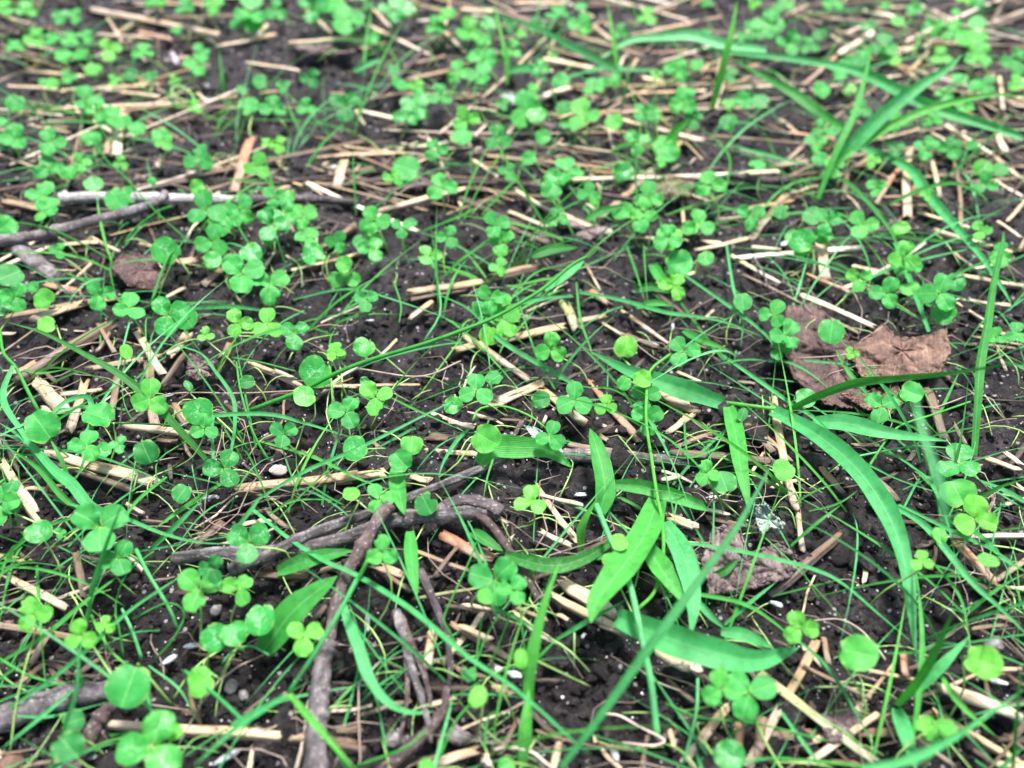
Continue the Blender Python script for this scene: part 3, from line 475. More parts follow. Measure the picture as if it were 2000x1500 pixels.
# ---------------------------------------------------------------- landmarks (photograph pixels) used to tell look-alikes apart
MARKS = [((330, 385), 'pale grey twig'), ((1760, 695), 'crumpled brown leaf'), ((1460, 1095), 'torn mauve-brown leaf'),
 ((545, 922), 'round pinkish disc'), ((800, 1000), 'crossed dark twigs'), ((625, 1400), 'upright knobbly grey twig'),
 ((100, 1370), 'thick grey stick'), ((1000, 362), 'long thin purplish twig'), ((1325, 378), 'brown mossy lump'),
 ((1500, 1012), 'pale folded leaf'), ((1930, 640), 'tall dark grass spike'), ((1200, 1310), 'bare soil mound'),
 ((1240, 1430), 'curled cream rootlet'), ((280, 530), 'fuzzy brown leaf scrap'), ((215, 170), 'broad cream straw'),
 ((700, 705), 'long bright grass stalk'), ((250, 1340), 'big oval clover leaf'), ((1330, 240), 'long cream straws'),
 ((1720, 220), 'tall pale grass blade'), ((250, 50), 'long straw near the top'), ((345, 130), 'dark mauve husk'),
 ((800, 340), 'ragged green leaf'), ((1730, 980), 'broad drooping grass blade'), ((1225, 1100), 'broad pointed grass leaf'),
 ((1220, 890), 'short grey log'), ((1010, 655), 'cut straw'), ((1660, 1130), 'bare soil hollow'), ((100, 760), 'pale stub of straw'),
 ((1770, 350), 'upright white straws'), ((1370, 90), 'arching pale blade'), ((960, 1140), 'large shiny clover'), ((1290, 660), 'white seed husks')]
ORD = ['closest', 'second closest', 'third closest', 'fourth closest', 'fifth closest', 'sixth closest', 'seventh closest', 'eighth closest', 'ninth closest', 'tenth closest',
       'eleventh closest', 'twelfth closest', 'thirteenth closest', 'fourteenth closest', 'fifteenth closest', 'sixteenth closest', 'seventeenth closest', 'eighteenth closest', 'nineteenth closest', 'twentieth closest']
REG = []
def register(o, phrase, px, cat, group):
    o['category'] = cat; o['group'] = group
    REG.append((o, phrase, px))
def finish_labels():
    cells = {}
    for o, ph, px in REG:
        best = min(range(len(MARKS)), key=lambda i: math.hypot(MARKS[i][0][0] - px[0], (MARKS[i][0][1] - px[1]) * 1.3))
        dx, dy = px[0] - MARKS[best][0][0], px[1] - MARKS[best][0][1]
        if abs(dx) > abs(dy): side = 'right of' if dx > 0 else 'left of'
        else: side = 'below' if dy > 0 else 'above'
        cells.setdefault((ph, best, side), []).append((math.hypot(dx, dy), o))
    for (ph, b, side), L in cells.items():
        L.sort(key=lambda q: q[0])
        for k, (_, o) in enumerate(L):
            if len(L) == 1: o['label'] = f'{ph} {side} the {MARKS[b][1]}'
            else: o['label'] = f'{ph}, {ORD[min(k, 19)]} {side} the {MARKS[b][1]}'
def tag(o, label, cat, group=None):
    o['label'] = label; o['category'] = cat
    if group: o['group'] = group
def inview(px, m=0): return -m < px[0] < 2000 + m and -m < px[1] < 1500 + m

# ---------------------------------------------------------------- soil
def build_ground():
    V = np.stack([XX, YY, HH], -1).reshape(-1, 3)
    # push the crumbs sideways a little so that they overhang
    idx = np.arange(nx * ny).reshape(ny, nx)
    q = np.stack([idx[:-1, :-1], idx[:-1, 1:], idx[1:, 1:], idx[1:, :-1]], -1).reshape(-1, 4)
    # a coarse sheet of the same soil from the edge of the fine part out to 25 m
    edge = []
    edge += [idx[0, i] for i in range(nx)]
    edge += [idx[j, nx - 1] for j in range(1, ny)]
    edge += [idx[ny - 1, i] for i in range(nx - 2, -1, -1)]
    edge += [idx[j, 0] for j in range(ny - 2, 0, -1)]
    edge = np.array(edge)
    E = V[edge]; c = np.array([0.0, 0.31, 0.0]); rings = [V]; faces = [q]
    n0 = len(V); prev = edge; ne = len(edge)
    for s in (1.06, 1.2, 1.6, 2.6, 6, 20, 70):
        P = c + (E - c) * s; P[:, 2] = coarse(P[:, 0], P[:, 1]) * (1 if s < 3 else 0.0) + (-0.001)
        rings.append(P); cur = n0 + np.arange(ne); n0 += ne
        faces.append(np.stack([prev, cur, np.roll(cur, -1), np.roll(prev, -1)], -1)[:, ::-1][:, ::-1])
        prev = cur
    V = np.concatenate(rings); F = np.concatenate(faces)
    me = bpy.data.meshes.new('ground')
    me.vertices.add(len(V)); me.vertices.foreach_set('co', V.ravel())
    me.loops.add(F.size); me.loops.foreach_set('vertex_index', F.ravel().astype(np.int32))
    me.polygons.add(len(F)); me.polygons.foreach_set('loop_start', np.arange(0, F.size, 4, dtype=np.int32))
    me.polygons.foreach_set('use_smooth', [True] * len(F))
    me.update(calc_edges=True); me.validate()
    me.materials.append(M['soil'])
    o = bpy.data.objects.new('ground', me); COL.objects.link(o)
    o['kind'] = 'structure'; o['label'] = 'dark damp crumbly soil under the clover and straw'
build_ground()

ICO = None
def ico():
    global ICO
    if ICO is None:
        p = (1 + 5 ** 0.5) / 2
        v = np.array([(-1, p, 0), (1, p, 0), (-1, -p, 0), (1, -p, 0), (0, -1, p), (0, 1, p), (0, -1, -p), (0, 1, -p), (p, 0, -1), (p, 0, 1), (-p, 0, -1), (-p, 0, 1)], float)
        v /= np.linalg.norm(v[0])
        f = np.array([(0, 11, 5), (0, 5, 1), (0, 1, 7), (0, 7, 10), (0, 10, 11), (1, 5, 9), (5, 11, 4), (11, 10, 2), (10, 7, 6), (7, 1, 8), (3, 9, 4), (3, 4, 2), (3, 2, 6), (3, 6, 8), (3, 8, 9), (4, 9, 5), (2, 4, 11), (6, 2, 10), (8, 6, 7), (9, 8, 1)])
        ICO = (v, f)
    return ICO
def subdiv(v, f):
    v = list(map(tuple, v)); cache = {}; nf = []
    def mid(a, b):
        k = (min(a, b), max(a, b))
        if k not in cache:
            m = [(v[a][i] + v[b][i]) / 2 for i in range(3)]; L = math.sqrt(sum(x * x for x in m))
            v.append(tuple(x / L for x in m)); cache[k] = len(v) - 1
        return cache[k]
    for a, b, c in f:
        d, e, g_ = mid(a, b), mid(b, c), mid(c, a)
        nf += [(a, d, g_), (b, e, d), (c, g_, e), (d, e, g_)]
    return np.array(v), np.array(nf)
def ground_point():
    """random spot, denser where the photograph sees it large"""
    while True:
        px, py = wide_px(-100, 2100, -160, 1560)
        p = at(px, py)
        return p, (px, py)
def scatter_blobs(name, count, r0, r1, mat, label, sink=0.3, power=2.5, flat=(0.6, 1.0), where=None, smooth=False):
    v, f = ico()
    Vs, Fs = [], []; n = 0
    for _ in range(count):
        p, px = ground_point()
        if where and not where(px): continue
        r = r0 + (r1 - r0) * random.random() ** power
        A = NR.normal(size=(3, 3)); Q, _r = np.linalg.qr(A)
        vv = v * (1 + NR.uniform(-0.28, 0.28, (len(v), 1)))
        vv = (vv * np.array([1, random.uniform(0.6, 1), random.uniform(*flat)])) @ Q.T * r
        vv[:, 0] += p.x; vv[:, 1] += p.y; vv[:, 2] += gh(p.x, p.y) + r * (1 - sink) * 0.6
        Vs.append(vv); Fs.append(f + n); n += len(v)
    o = link(name, np.concatenate(Vs), np.concatenate(Fs).tolist(), mat, smooth=smooth)
    o['kind'] = 'stuff'; o['label'] = label
    return o
SOILY = [((1190, 1290), 150), ((1660, 1160), 170), ((570, 160), 170), ((790, 560), 130), ((1460, 280), 90), ((70, 620), 90), ((1540, 1350), 70), ((1380, 330), 60), ((800, 640), 120),
         ((520, 1340), 110), ((740, 1230), 90), ((1250, 530), 60), ((30, 350), 50), ((730, 170), 60), ((1450, 520), 70), ((900, 420), 60)]
def soily(px): return any(math.hypot(px[0] - c[0], px[1] - c[1]) < r for c, r in SOILY)
scatter_blobs('soil_crumbs', 36000, 0.00025, 0.0019, M['soil_crumb'], 'loose dark crumbs of soil scattered over the ground', power=3)
scatter_blobs('soil_clods', 420, 0.0016, 0.0046, M['soil'], 'larger dark lumps of damp soil', sink=0.9, power=2, smooth=True)
scatter_blobs('white_grit', 9000, 0.00011, 0.00036, M['grit'], 'tiny pale grains of grit sprinkled on the soil', power=2, sink=-1.6)

# ---------------------------------------------------------------- straw
FALL = {'p': ('straw', 0.80, 'cream'), 't': ('straw', 0.68, 'tan'), 'b': ('straw', 0.34, 'brown'), 'k': ('straw', 0.05, 'blackened'), 'o': ('rusty', 0.65, 'rust-coloured'), 'g': ('olive', 0.6, 'half-green')}
def straw_mesh(a, b, wd, curved):
    """a crushed, split stalk: flattened ridged tube with torn ends"""
    L = (b - a).length
    n = max(4, min(26, int(L / 0.004)))
    side = (b - a).cross(Vector((0, 0, 1))).normalized()
    bow = random.uniform(-1, 1) * 0.014 * L * (2.5 if curved else 1.0)
    ph = random.random() * 6
    path = []
    for i in range(n + 1):
        t = i / n
        p = a.lerp(b, t) + side * (bow * math.sin(math.pi * t) + 0.05 * wd * math.sin(ph + t * 9)) + Vector((0, 0, 0.04 * wd * math.sin(ph * 2 + t * 7)))
        path.append(p)
    kind = random.random()
    seg = 10
    T, S, U = frames(path, Vector((0, 0, 1)))
    flat = random.uniform(0.42, 0.75); roll = random.uniform(-0.5, 0.5)
    prof = [(1 + random.uniform(-0.14, 0.14)) for _ in range(seg)]
    groove = random.randrange(1, 4) if kind < 0.55 else -1
    node = random.uniform(0.2, 0.8) if L > 0.045 and random.random() < 0.4 else -9
    V, F, UV = [], [], []
    ragA = [random.random() ** 2 * wd * 1.3 for _ in range(seg)]; ragB = [random.random() ** 2 * wd * 1.3 for _ in range(seg)]
    Ld = 0
    for i, p in enumerate(path):
        if i: Ld += (path[i] - path[i - 1]).length
        t = i / n
        r = wd * 0.5 * (1 + 0.10 * math.sin(t * 5 + ph)) * (1 + 0.28 * math.exp(-((t - node) * L / 0.0016) ** 2))
        if curved: r *= 1 - 0.55 * t
        for k in range(seg):
            an = k / seg * 2 * math.pi + roll
            rr = r * prof[k]
            if k == groove or k == groove + 1: rr *= 0.45
            q = p + S[i] * (math.cos(an) * rr) + U[i] * (math.sin(an) * rr * flat)
            if i == 0: q = q + T[i] * ragA[k]
            if i == n: q = q - T[i] * ragB[k]
            V.append(q); UV.append((k / seg, Ld * 100))
    for i in range(n):
        for k in range(seg):
            A = i * seg + k; B = i * seg + (k + 1) % seg
            F.append((A, B, B + seg, A + seg))
    F.append(tuple(range(seg))[::-1]); F.append(tuple(n * seg + k for k in range(seg)))
    return V, F, UV
def add_straw(p1, p2, wpx, c, layer=None, curved=False):
    layer = random.uniform(0.0004, 0.0035) if layer is None else layer
    a = at(*p1, layer); b = at(*p2, layer)
    wd = wpx * (1.0 if p1[1] < 450 else 1.25) * mpp((a + b) / 2)
    # lift just enough to lie on the soil
    def lack():
        worst = 0
        for k in range(9):
            q = a.lerp(b, k / 8); worst = max(worst, gs(q.x, q.y) + 0.0011 + wd * 0.22 - q.z)
        return worst
    for _ in range(3):
        d = lack()
        if d > 0:
            ra, rb = (a - CP), (b - CP)
            a = CP + ra * (1 - d / CAM_H); b = CP + rb * (1 - d / CAM_H)
    mk, tint, word = FALL[c]
    V, F, UV = straw_mesh(a, b, wd, curved)
    o = link('straw' if c != 'g' else 'dead_grass_blade', V, F, M[mk], uvs=UV)
    rebase(o, (a + b) / 2)
    o['tint'] = max(0.0, min(1.0, tint + random.uniform(-0.13, 0.13)))
    o['dull'] = random.random()
    L = math.hypot(p1[0] - p2[0], p1[1] - p2[1])
    ang = abs(math.degrees(math.atan2(p2[1] - p1[1], p2[0] - p1[0]))) % 180
    ori = 'lying level' if ang < 22 or ang > 158 else ('pointing upward' if 62 < ang < 118 else 'lying aslant')
    size = 'long' if L > 210 else ('short' if L < 90 else '')
    thick = 'thick' if wpx > 15 else ''
    phrase = ' '.join(x for x in (size, thick, word, 'straw' if c != 'g' else 'grass straw', ori) if x)
    register(o, phrase, ((p1[0] + p2[0]) / 2, (p1[1] + p2[1]) / 2), 'straw', 'pieces of straw littering the soil')
    return o
straw_px = []
def parse(s): return [q.split(',') for q in s.split(';') if q]
for tl, s in STRAW.items():
    for q in parse(s):
        x1, y1, x2, y2, wv = map(float, q[:5])
        p1, p2 = tp(tl, x1, y1), tp(tl, x2, y2)
        add_straw(p1, p2, wv * 0.35, q[5])
        straw_px.append(((p1[0] + p2[0]) / 2, (p1[1] + p2[1]) / 2))
def scatter_straws(n, ylo, yhi, wl, lens, cols):
    k = 0
    while k < n:
        px = (random.uniform(-40, 2040), random.uniform(ylo, yhi))
        if soily(px): continue
        sc = 0.45 + 0.55 * (px[1] / 1500)          # far things show smaller
        L = random.uniform(*lens) * sc; an = random.gauss(0.0, 0.62) if random.random() < 0.75 else random.uniform(0, math.pi)
        dx, dy = math.cos(an) * L / 2, math.sin(an) * L / 2 * 0.75
        add_straw((px[0] - dx, px[1] - dy), (px[0] + dx, px[1] + dy), random.uniform(*wl) * sc, random.choice(cols), layer=random.uniform(0.0, 0.0016), curved=random.random() < 0.4)
        k += 1
N_DIG_STRAW = len(straw_px); print('STRAWS', N_DIG_STRAW, 'TREF', sum(len(parse(s)) for s in TREF.values()), 'SING', sum(len(parse(s)) for s in SING.values()))
scatter_straws(max(0, 300 - N_DIG_STRAW) // 2, -20, 420, (9, 18), (90, 300), 'tttbbbpo')
scatter_straws(max(0, 300 - N_DIG_STRAW) - max(0, 300 - N_DIG_STRAW) // 2, 380, 1520, (5, 12), (60, 230), 'bbbtk')

def straw_bed(count):
    """the thick matting of straw under the far clovers: one object"""
    V, F, UV = [], [], []; k = 0
    while k < count:
        px = wide_px(-100, 2100, -160, 1540)
        if random.random() > (1.0 if px[1] < 380 else (0.35 if not inview(px, 40) else 0.10 if px[1] < 620 else 0.012)) or soily(px): continue
        k += 1
        p = at(*px); L = random.uniform(0.022, 0.105) * (1 if px[1] < 380 else 0.6); an = random.gauss(0, 0.65); wd = random.uniform(0.0006, 0.0023)
        d = Vector((math.cos(an), math.sin(an), 0)) * (L / 2)
        a = p - d; b = p + d; ly = random.uniform(0.0, 0.0022)
        a.z = gs(a.x, a.y) + ly; b.z = gs(b.x, b.y) + ly
        v, f, uv = straw_mesh(a, b, wd, random.random() < 0.4); n0 = len(V); off = random.random() * 50
        V += v; F += [tuple(i + n0 for i in q) for q in f]; UV += [(x, y + off) for x, y in uv]
    for nm, tint, pick in (('straw_bed', 0.5, 0), ):
        o = link(nm, V, F, M['straw_bed'], uvs=UV); o['kind'] = 'stuff'; o['label'] = 'matting of old straw under the far clovers'
straw_bed(860)
def litter(name, count, mat, wr, lr, label, tint, lift, topbias, shape='flat'):
    """countless small dry fragments and fibres: one object"""
    V, F, UV = [], [], []
    k = 0; count = int(count * 1.6)
    while k < count:
        px = wide_px(-100, 2100, -160, 1560)
        if random.random() > (1.0 if px[1] < 420 or not inview(px, 40) else topbias): continue
        if soily(px) and random.random() < (0.96 if shape != 'fibre' else 0.8): continue
        p = at(*px); k += 1
        L = random.uniform(*lr); wd = random.uniform(*wr); an = random.gauss(0, 0.7) if random.random() < 0.7 else random.uniform(0, 3.14)
        d = Vector((math.cos(an), math.sin(an), random.uniform(-0.12, 0.12)))
        q = Vector((p.x, p.y, gs(p.x, p.y) + random.uniform(*lift)))
        s = d.cross(Vector((0, 0, 1))).normalized()
        cv = 1.0 if shape == 'fibre' else 0.22; bow = random.uniform(-0.25, 0.25) * L * cv; n = 5 if shape == 'fibre' else 3
        b2 = random.uniform(-0.2, 0.2) * L * cv
        path = [q + d * (L * (i / n - 0.5)) + s * (bow * math.sin(math.pi * i / n) + b2 * math.sin(2 * math.pi * i / n)) + Vector((0, 0, 0.12 * L * math.sin(math.pi * i / n))) * (1 if shape == 'fibre' else 0.2) for i in range(n + 1)]
        v, f, uv = tube(path, [wd / 2 * (1 - 0.15 * abs(i / n - 0.5))  for i in range(n + 1)], seg=4 if shape == 'fibre' else 5, rough=0.25, flat=random.uniform(0.25, 0.6) if shape != 'fibre' else 1.0, rag=0 if shape == 'fibre' else wd * 0.9, v0=len(V))
        off = random.random() * 40
        V += v; F += f; UV += [(a + off, b + off) for a, b in uv]
    o = link(name, V, F, mat, uvs=UV)
    o['kind'] = 'stuff'; o['label'] = label; o['tint'] = tint
    return o
litter('straw_litter', 480, M['straw'], (0.0004, 0.0013), (0.003, 0.014), 'small broken bits of brown straw strewn over the soil', 0.40, (-0.0005, 0.0012), 0.25)
litter('dark_litter', 650, M['straw'], (0.0005, 0.0016), (0.003, 0.013), 'small dark rotting fragments on the soil', 0.12, (-0.0005, 0.001), 0.7)
litter('pale_litter', 330, M['straw'], (0.0005, 0.0014), (0.003, 0.016), 'small cream flakes of straw among the clover', 0.85, (0.0, 0.0016), 0.25)
litter('dry_fibres', 420, M['fibre'], (0.00012, 0.00032), (0.008, 0.035), 'fine hair-like dry roots and fibres over the soil', 0.5, (0.0002, 0.002), 0.8, 'fibre')

# ---------------------------------------------------------------- twigs
def twig_part(name, pts, wpx, mat, h, parent=None, knots=(), taper=None, rough=0.10, flat=1.0):
    P = []
    for i, (x, y) in enumerate(pts):
        hh = h[0] + (h[1] - h[0]) * i / (len(pts) - 1)
        P.append(at(x, y, hh))
    n = len(pts) * 7
    path = smooth_path(P, n)
    wd0 = 1.15 * wpx * mpp(P[0]); wd1 = 1.15 * (taper if taper is not None else wpx * 0.8) * mpp(P[-1])
    rad = []
    for i in range(n):
        t = i / (n - 1)
        r = (wd0 + (wd1 - wd0) * t) / 2 * (1 + 0.07 * math.sin(t * 31 + wpx) + random.uniform(-0.03, 0.03))
        for k in knots: r *= 1 + 0.42 * math.exp(-((t - k) * n / 0.9) ** 2)
        rad.append(r)
    rad[0] *= 0.75; rad[-1] *= 0.7
    V, F, UV = tube(path, rad, seg=12, rough=rough, flat=flat)
    o = link(name, V, F, M[mat], uvs=UV, parent=None)
    return o, path, rad
def as_thing(name, parts, label, cat='twig'):
    loc = parts[0][1][0].copy(); loc.z = gs(loc.x, loc.y)
    e = empty(name, loc)
    for nm, (o, path, rad) in zip([p[3] if len(p) > 3 else 'branch' for p in parts], [p[:3] for p in parts]):
        o.data.transform(Matrix.Translation(-loc)); o.parent = e
    tag(e, label, cat)
    return e
def bud(parent_path, t, side, size, mat='bark_dark'):
    i = int(t * (len(parent_path) - 1)); p = parent_path[i]
    d = (Vector((side, 0.4, 0.5))).normalized()
    path = [p, p + d * size * 0.6, p + d * size]
    V, F, UV = tube(path, [size * 0.35, size * 0.3, size * 0.08], seg=7, rough=0.1)
    o = link('bud', V, F, M[mat], uvs=UV)
    return (o, path, None)
t1 = twig_part('main_stem', [(115, 388), (150, 386), (240, 384), (320, 388), (400, 389), (470, 391)], 19, 'bark_pale', (0.005, 0.005), knots=(0.1, 0.55), taper=17)
t1b = twig_part('dark_end', [(468, 391), (560, 388), (640, 390), (700, 396)], 17, 'bark_dark', (0.005, 0.003), knots=(0.5,), taper=12)
t1c = twig_part('side_branch', [(325, 376), (300, 398), (228, 420), (158, 438), (90, 457), (0, 470), (-40, 476)], 14, 'bark_grey', (0.0075, 0.003), knots=(0.3, 0.62), taper=20)
t1d = twig_part('broken_tip', [(98, 388), (118, 388)], 10, 'bark_dark', (0.005, 0.005), taper=18)
as_thing('forked_twig', [t1, t1b, t1c, t1d, bud(t1c[1], 0.25, 1, 0.0022)], 'pale grey forked twig with dark bark at its right end')
b1 = twig_part('bark_piece', [(-10, 455), (20, 462), (45, 490), (90, 525), (120, 550)], 40, 'bark_grey', (0.002, 0.0005), rough=0.25, flat=0.5, taper=26)
rebase(b1[0], b1[1][0]); tag(b1[0], 'rough grey piece of bark at the left edge below the forked twig', 'bark')
t2 = twig_part('main_stem', [(750, 372), (830, 362), (895, 357), (1000, 358), (1105, 368), (1210, 385), (1285, 400)], 8, 'bark_red', (0.002, 0.003), taper=7, rough=0.05)
as_thing('thin_twig', [t2, bud(t2[1], 0.5, 1, 0.0014, 'bark_red'), bud(t2[1], 0.8, -1, 0.0014, 'bark_red')], 'long thin purplish twig arching level across the upper middle')
t3 = twig_part('main_stem', [(1425, 342), (1460, 348), (1495, 353), (1540, 353)], 12, 'bark_dark', (0.004, 0.003), knots=(0.25, 0.6, 0.9), taper=12)
as_thing('budded_twig', [t3, bud(t3[1], 0.25, 1, 0.003), bud(t3[1], 0.9, 1, 0.003)], 'short dark knobbly twig in the upper right below the grass blades')
t4 = twig_part('main_stem', [(448, 1118), (470, 1106), (525, 1085), (595, 1048), (700, 1010), (800, 972), (880, 940), (985, 895)], 24, 'bark_grey', (0.006, 0.004), knots=(0.12, 0.4), taper=13)
as_thing('slender_twig', [t4, bud(t4[1], 0.3, -1, 0.002)], 'slender grey twig slanting up to the right across the middle foreground')
t5 = twig_part('main_stem', [(335, 1092), (400, 1082), (460, 1080), (540, 1076), (620, 1064), (700, 1042), (770, 1016), (850, 1004), (920, 1000), (978, 997)], 21, 'bark_grey', (0.002, 0.005), knots=(0.22, 0.7, 0.8), taper=26)
t5b = twig_part('side_branch', [(925, 1000), (955, 1022), (978, 1052), (1005, 1092), (1035, 1140), (1052, 1172)], 15, 'bark_red', (0.005, 0.002), knots=(0.45,), taper=12)
t5c = twig_part('bark_flap', [(860, 990), (905, 975), (955, 985), (980, 1000)], 18, 'bark_dark', (0.006, 0.007), flat=0.35, rough=0.25, taper=22)
as_thing('knotty_twig', [t5, t5b, t5c], 'knotty grey twig with a thin reddish branch bending down at its right end')
t6 = twig_part('main_stem', [(765, 985), (742, 1010), (712, 1062), (682, 1112), (660, 1170), (650, 1215), (641, 1255)], 22, 'bark_red', (0.0085, 0.004), knots=(0.35,), taper=20)
t6b = twig_part('grey_stem', [(641, 1250), (632, 1290), (627, 1335), (620, 1395), (617, 1450), (618, 1540)], 29, 'bark_grey', (0.006, 0.005), knots=(0.12, 0.45, 0.62), taper=42)
as_thing('upright_twig', [t6, t6b, bud(t6b[1], 0.12, 1, 0.003, 'bark_grey')], 'dark red twig turning knobbly and grey as it runs down to the bottom edge')
t7 = twig_part('main_stem', [(-30, 1415), (30, 1395), (100, 1368), (160, 1356), (222, 1348)], 46, 'bark_grey', (0.002, 0.003), knots=(0.4,), taper=34)
as_thing('thick_stick', [t7, bud(t7[1], 0.7, 1, 0.003, 'bark_grey')], 'thick grey stick poking in from the left edge near the bottom')
t8 = twig_part('main_stem', [(215, 1378), (190, 1410), (170, 1450), (140, 1500), (120, 1540)], 22, 'bark_red', (0.004, 0.002), knots=(0.2,), taper=34)
as_thing('short_red_twig', [t8, bud(t8[1], 0.1, 1, 0.003, 'bark_red')], 'short reddish twig running off the bottom left corner below the thick stick')
t9 = twig_part('main_stem', [(1095, 888), (1160, 890), (1215, 895), (1275, 897), (1340, 900), (1420, 903)], 22, 'bark_grey', (0.0015, 0.0015), knots=(0.3,), taper=16, rough=0.18)
t9b = twig_part('dark_end', [(1270, 897), (1400, 900), (1520, 905)], 18, 'bark_dark', (0.001, 0.001), taper=14)
as_thing('grey_log', [t9, t9b], 'short grey weathered stick lying level beside the pointed grass leaf')
t10 = twig_part('main_stem', [(735, 1520), (790, 1470), (825, 1438), (850, 1410), (868, 1380), (872, 1340)], 24, 'bark_red', (0.002, 0.006), taper=10, rough=0.25)
as_thing('frayed_stalk', [t10, bud(t10[1], 0.5, 1, 0.002, 'bark_red')], 'frayed dark reddish stalk rising from the bottom edge right of the upright twig', 'stalk')
for k, (pts, wv, mt, lb) in enumerate([
    ([(772, 1190), (790, 1250), (805, 1310), (822, 1360), (838, 1420)], 17, 'bark_grey', 'broad greyish dead grass strip hanging in the bare soil right of the upright twig'),
    ([(782, 1200), (806, 1262), (830, 1320), (842, 1375)], 12, 'bark_red', 'narrow reddish dead grass strip beside the greyish hanging strip'),
    ([(820, 1110), (850, 1180), (872, 1240), (880, 1310), (868, 1370)], 12, 'bark_dark', 'dark curved dead stem below the large shiny clover'),
    ([(790, 1260), (796, 1340), (790, 1400), (780, 1440)], 8, 'bark_red', 'thin wine-red dead stem standing in front of the hanging strips'),
    ([(830, 1385), (838, 1420), (842, 1450)], 9, 'bark_red', 'short wine-red splinter near the frayed stalk'),
    ([(1210, 1180), (1228, 1230), (1240, 1275)], 12, 'bark_dark', 'dark slanting dead stem on the edge of the bare soil mound'),
    ([(1020, 820), (1005, 850), (990, 875)], 8, 'bark_red', 'tiny red-brown splinter above the broad folded grass blade'),
    ([(1470, 500), (1490, 530), (1500, 560)], 5, 'bark_dark', 'thin dark stem in the soil right of the centre'),
    ([(170, 590), (118, 560), (110, 530)], 6, 'bark_dark', 'thin dark stem beside the rough grey bark')]):
    o, path, rad = twig_part('dead_grass', pts, wv, mt, (0.0025, 0.005), taper=wv * 0.5, flat=0.4, rough=0.2)
    rebase(o, path[0]); tag(o, lb, 'stem')

# ---------------------------------------------------------------- dead leaves and small finds
def leaf_sheet(name, outline, mat, h, crumple, label, cat='dead leaf', ribs=True, seed=1, thick=0.00025, tilt=0.0):
    """crumpled dead leaf: outline in photograph pixels filled with a rippled sheet"""
    rs = np.random.RandomState(seed)
    pts = outline; cx = sum(p[0] for p in pts) / len(pts); cy = sum(p[1] for p in pts) / len(pts)
    n = 120; rings = 28
    # resample outline with ragged edge
    P = pts + [pts[0]]; per = [0]
    for a, b in zip(P, P[1:]): per.append(per[-1] + math.hypot(a[0] - b[0], a[1] - b[1]))
    out = []
    for k in range(n):
        s = per[-1] * k / n; i = max(j for j in range(len(per)) if per[j] <= s); i = min(i, len(pts) - 1)
        f = (s - per[i]) / max(1e-6, per[i + 1] - per[i])
        x = P[i][0] + (P[i + 1][0] - P[i][0]) * f; y = P[i][1] + (P[i + 1][1] - P[i][1]) * f
        j = 1 + rs.uniform(-0.035, 0.02)
        out.append((cx + (x - cx) * j, cy + (y - cy) * j))
    V, UV = [], []
    def put(x, y, edge):
        p = at(x, y, h)
        z = crumple * (vnoise(np.array([p.x]), np.array([p.y]), 0.014, seed)[0] * 1.2 + vnoise(np.array([p.x]), np.array([p.y]), 0.005, seed + 1)[0] * 0.9 + vnoise(np.array([p.x]), np.array([p.y]), 0.0022, seed + 2)[0] * 0.35) + edge * crumple * 0.35 * rs.uniform(-0.3, 1)
        a = math.atan2(y - cy, x - cx)
        if ribs: z += crumple * (0.30 * abs(math.sin(a * 3.5 + seed)) + 0.10 * abs(math.sin(math.hypot(x - cx, (y - cy) * 1.4) * 0.16 + 3 * abs(math.sin(a * 3.5 + seed)))))
        d = (p - CP)
        q = CP + d * (1 - (z + tilt * (y - cy) * 1e-5) / CAM_H)
        V.append(q); UV.append((x / 100, y / 100))
    put(cx, cy, 0)
    for r in range(1, rings + 1):
        f = r / rings
        for (x, y) in out: put(cx + (x - cx) * f, cy + (y - cy) * f, f ** 3)
    F = [(0, 1 + k, 1 + (k + 1) % n) for k in range(n)]
    for r in range(rings - 1):
        for k in range(n):
            a = 1 + r * n + k; b = 1 + r * n + (k + 1) % n
            F.append((a, a + n, b + n, b))
    o = link(name, V, F, M[mat], uvs=UV)
    sm = o.modifiers.new('thickness', 'SOLIDIFY'); sm.thickness = thick
    rebase(o, V[0]); o['tint'] = 0.5; o['wet'] = 0.0
    if label: tag(o, label, cat)
    return o
leaf_sheet('dead_leaf', [(1655, 690), (1690, 660), (1725, 632), (1748, 655), (1775, 660), (1810, 655), (1850, 640), (1856, 690), (1838, 728), (1790, 742), (1730, 748), (1680, 735)],
           'dead_leaf', 0.0042, 0.0024, 'crumpled brown dead leaf standing proud of the soil at the right', seed=41)
leaf_sheet('dead_leaf', [(1535, 600), (1590, 588), (1640, 640), (1690, 670), (1700, 740), (1665, 800), (1610, 790), (1550, 740), (1530, 690)],
           'dead_leaf_rot', 0.0022, 0.0026, 'dark flat rotting leaf partly covered, left of the crumpled brown leaf', seed=42)
leaf_sheet('dead_leaf', [(1640, 770), (1690, 765), (1750, 745), (1770, 780), (1745, 810), (1690, 800)], 'dead_leaf', 0.002, 0.003, 'small brown leaf flap tucked under the large crumpled leaf', seed=47)
leaf_sheet('dead_leaf', [(1390, 1030), (1440, 1020), (1460, 1080), (1520, 1060), (1570, 1095), (1540, 1130), (1490, 1145), (1430, 1160), (1385, 1160), (1370, 1100)], 'dead_leaf_dark', 0.003, 0.004, 'torn mauve-brown dead leaf flat on the soil below the pale folded leaf', seed=43)
leaf_sheet('dead_leaf', [(215, 520), (245, 490), (300, 500), (325, 540), (310, 570), (250, 560)], 'dead_leaf_rot', 0.003, 0.002, 'fuzzy brown scrap of dead leaf left of the big clover patch', seed=44)
leaf_sheet('dead_leaf', [(570, 88), (620, 82), (670, 88), (700, 100), (650, 108), (590, 104)], 'dead_leaf_dark', 0.003, 0.003, 'mauve-brown dead leaf above the bare soil near the top', seed=45)
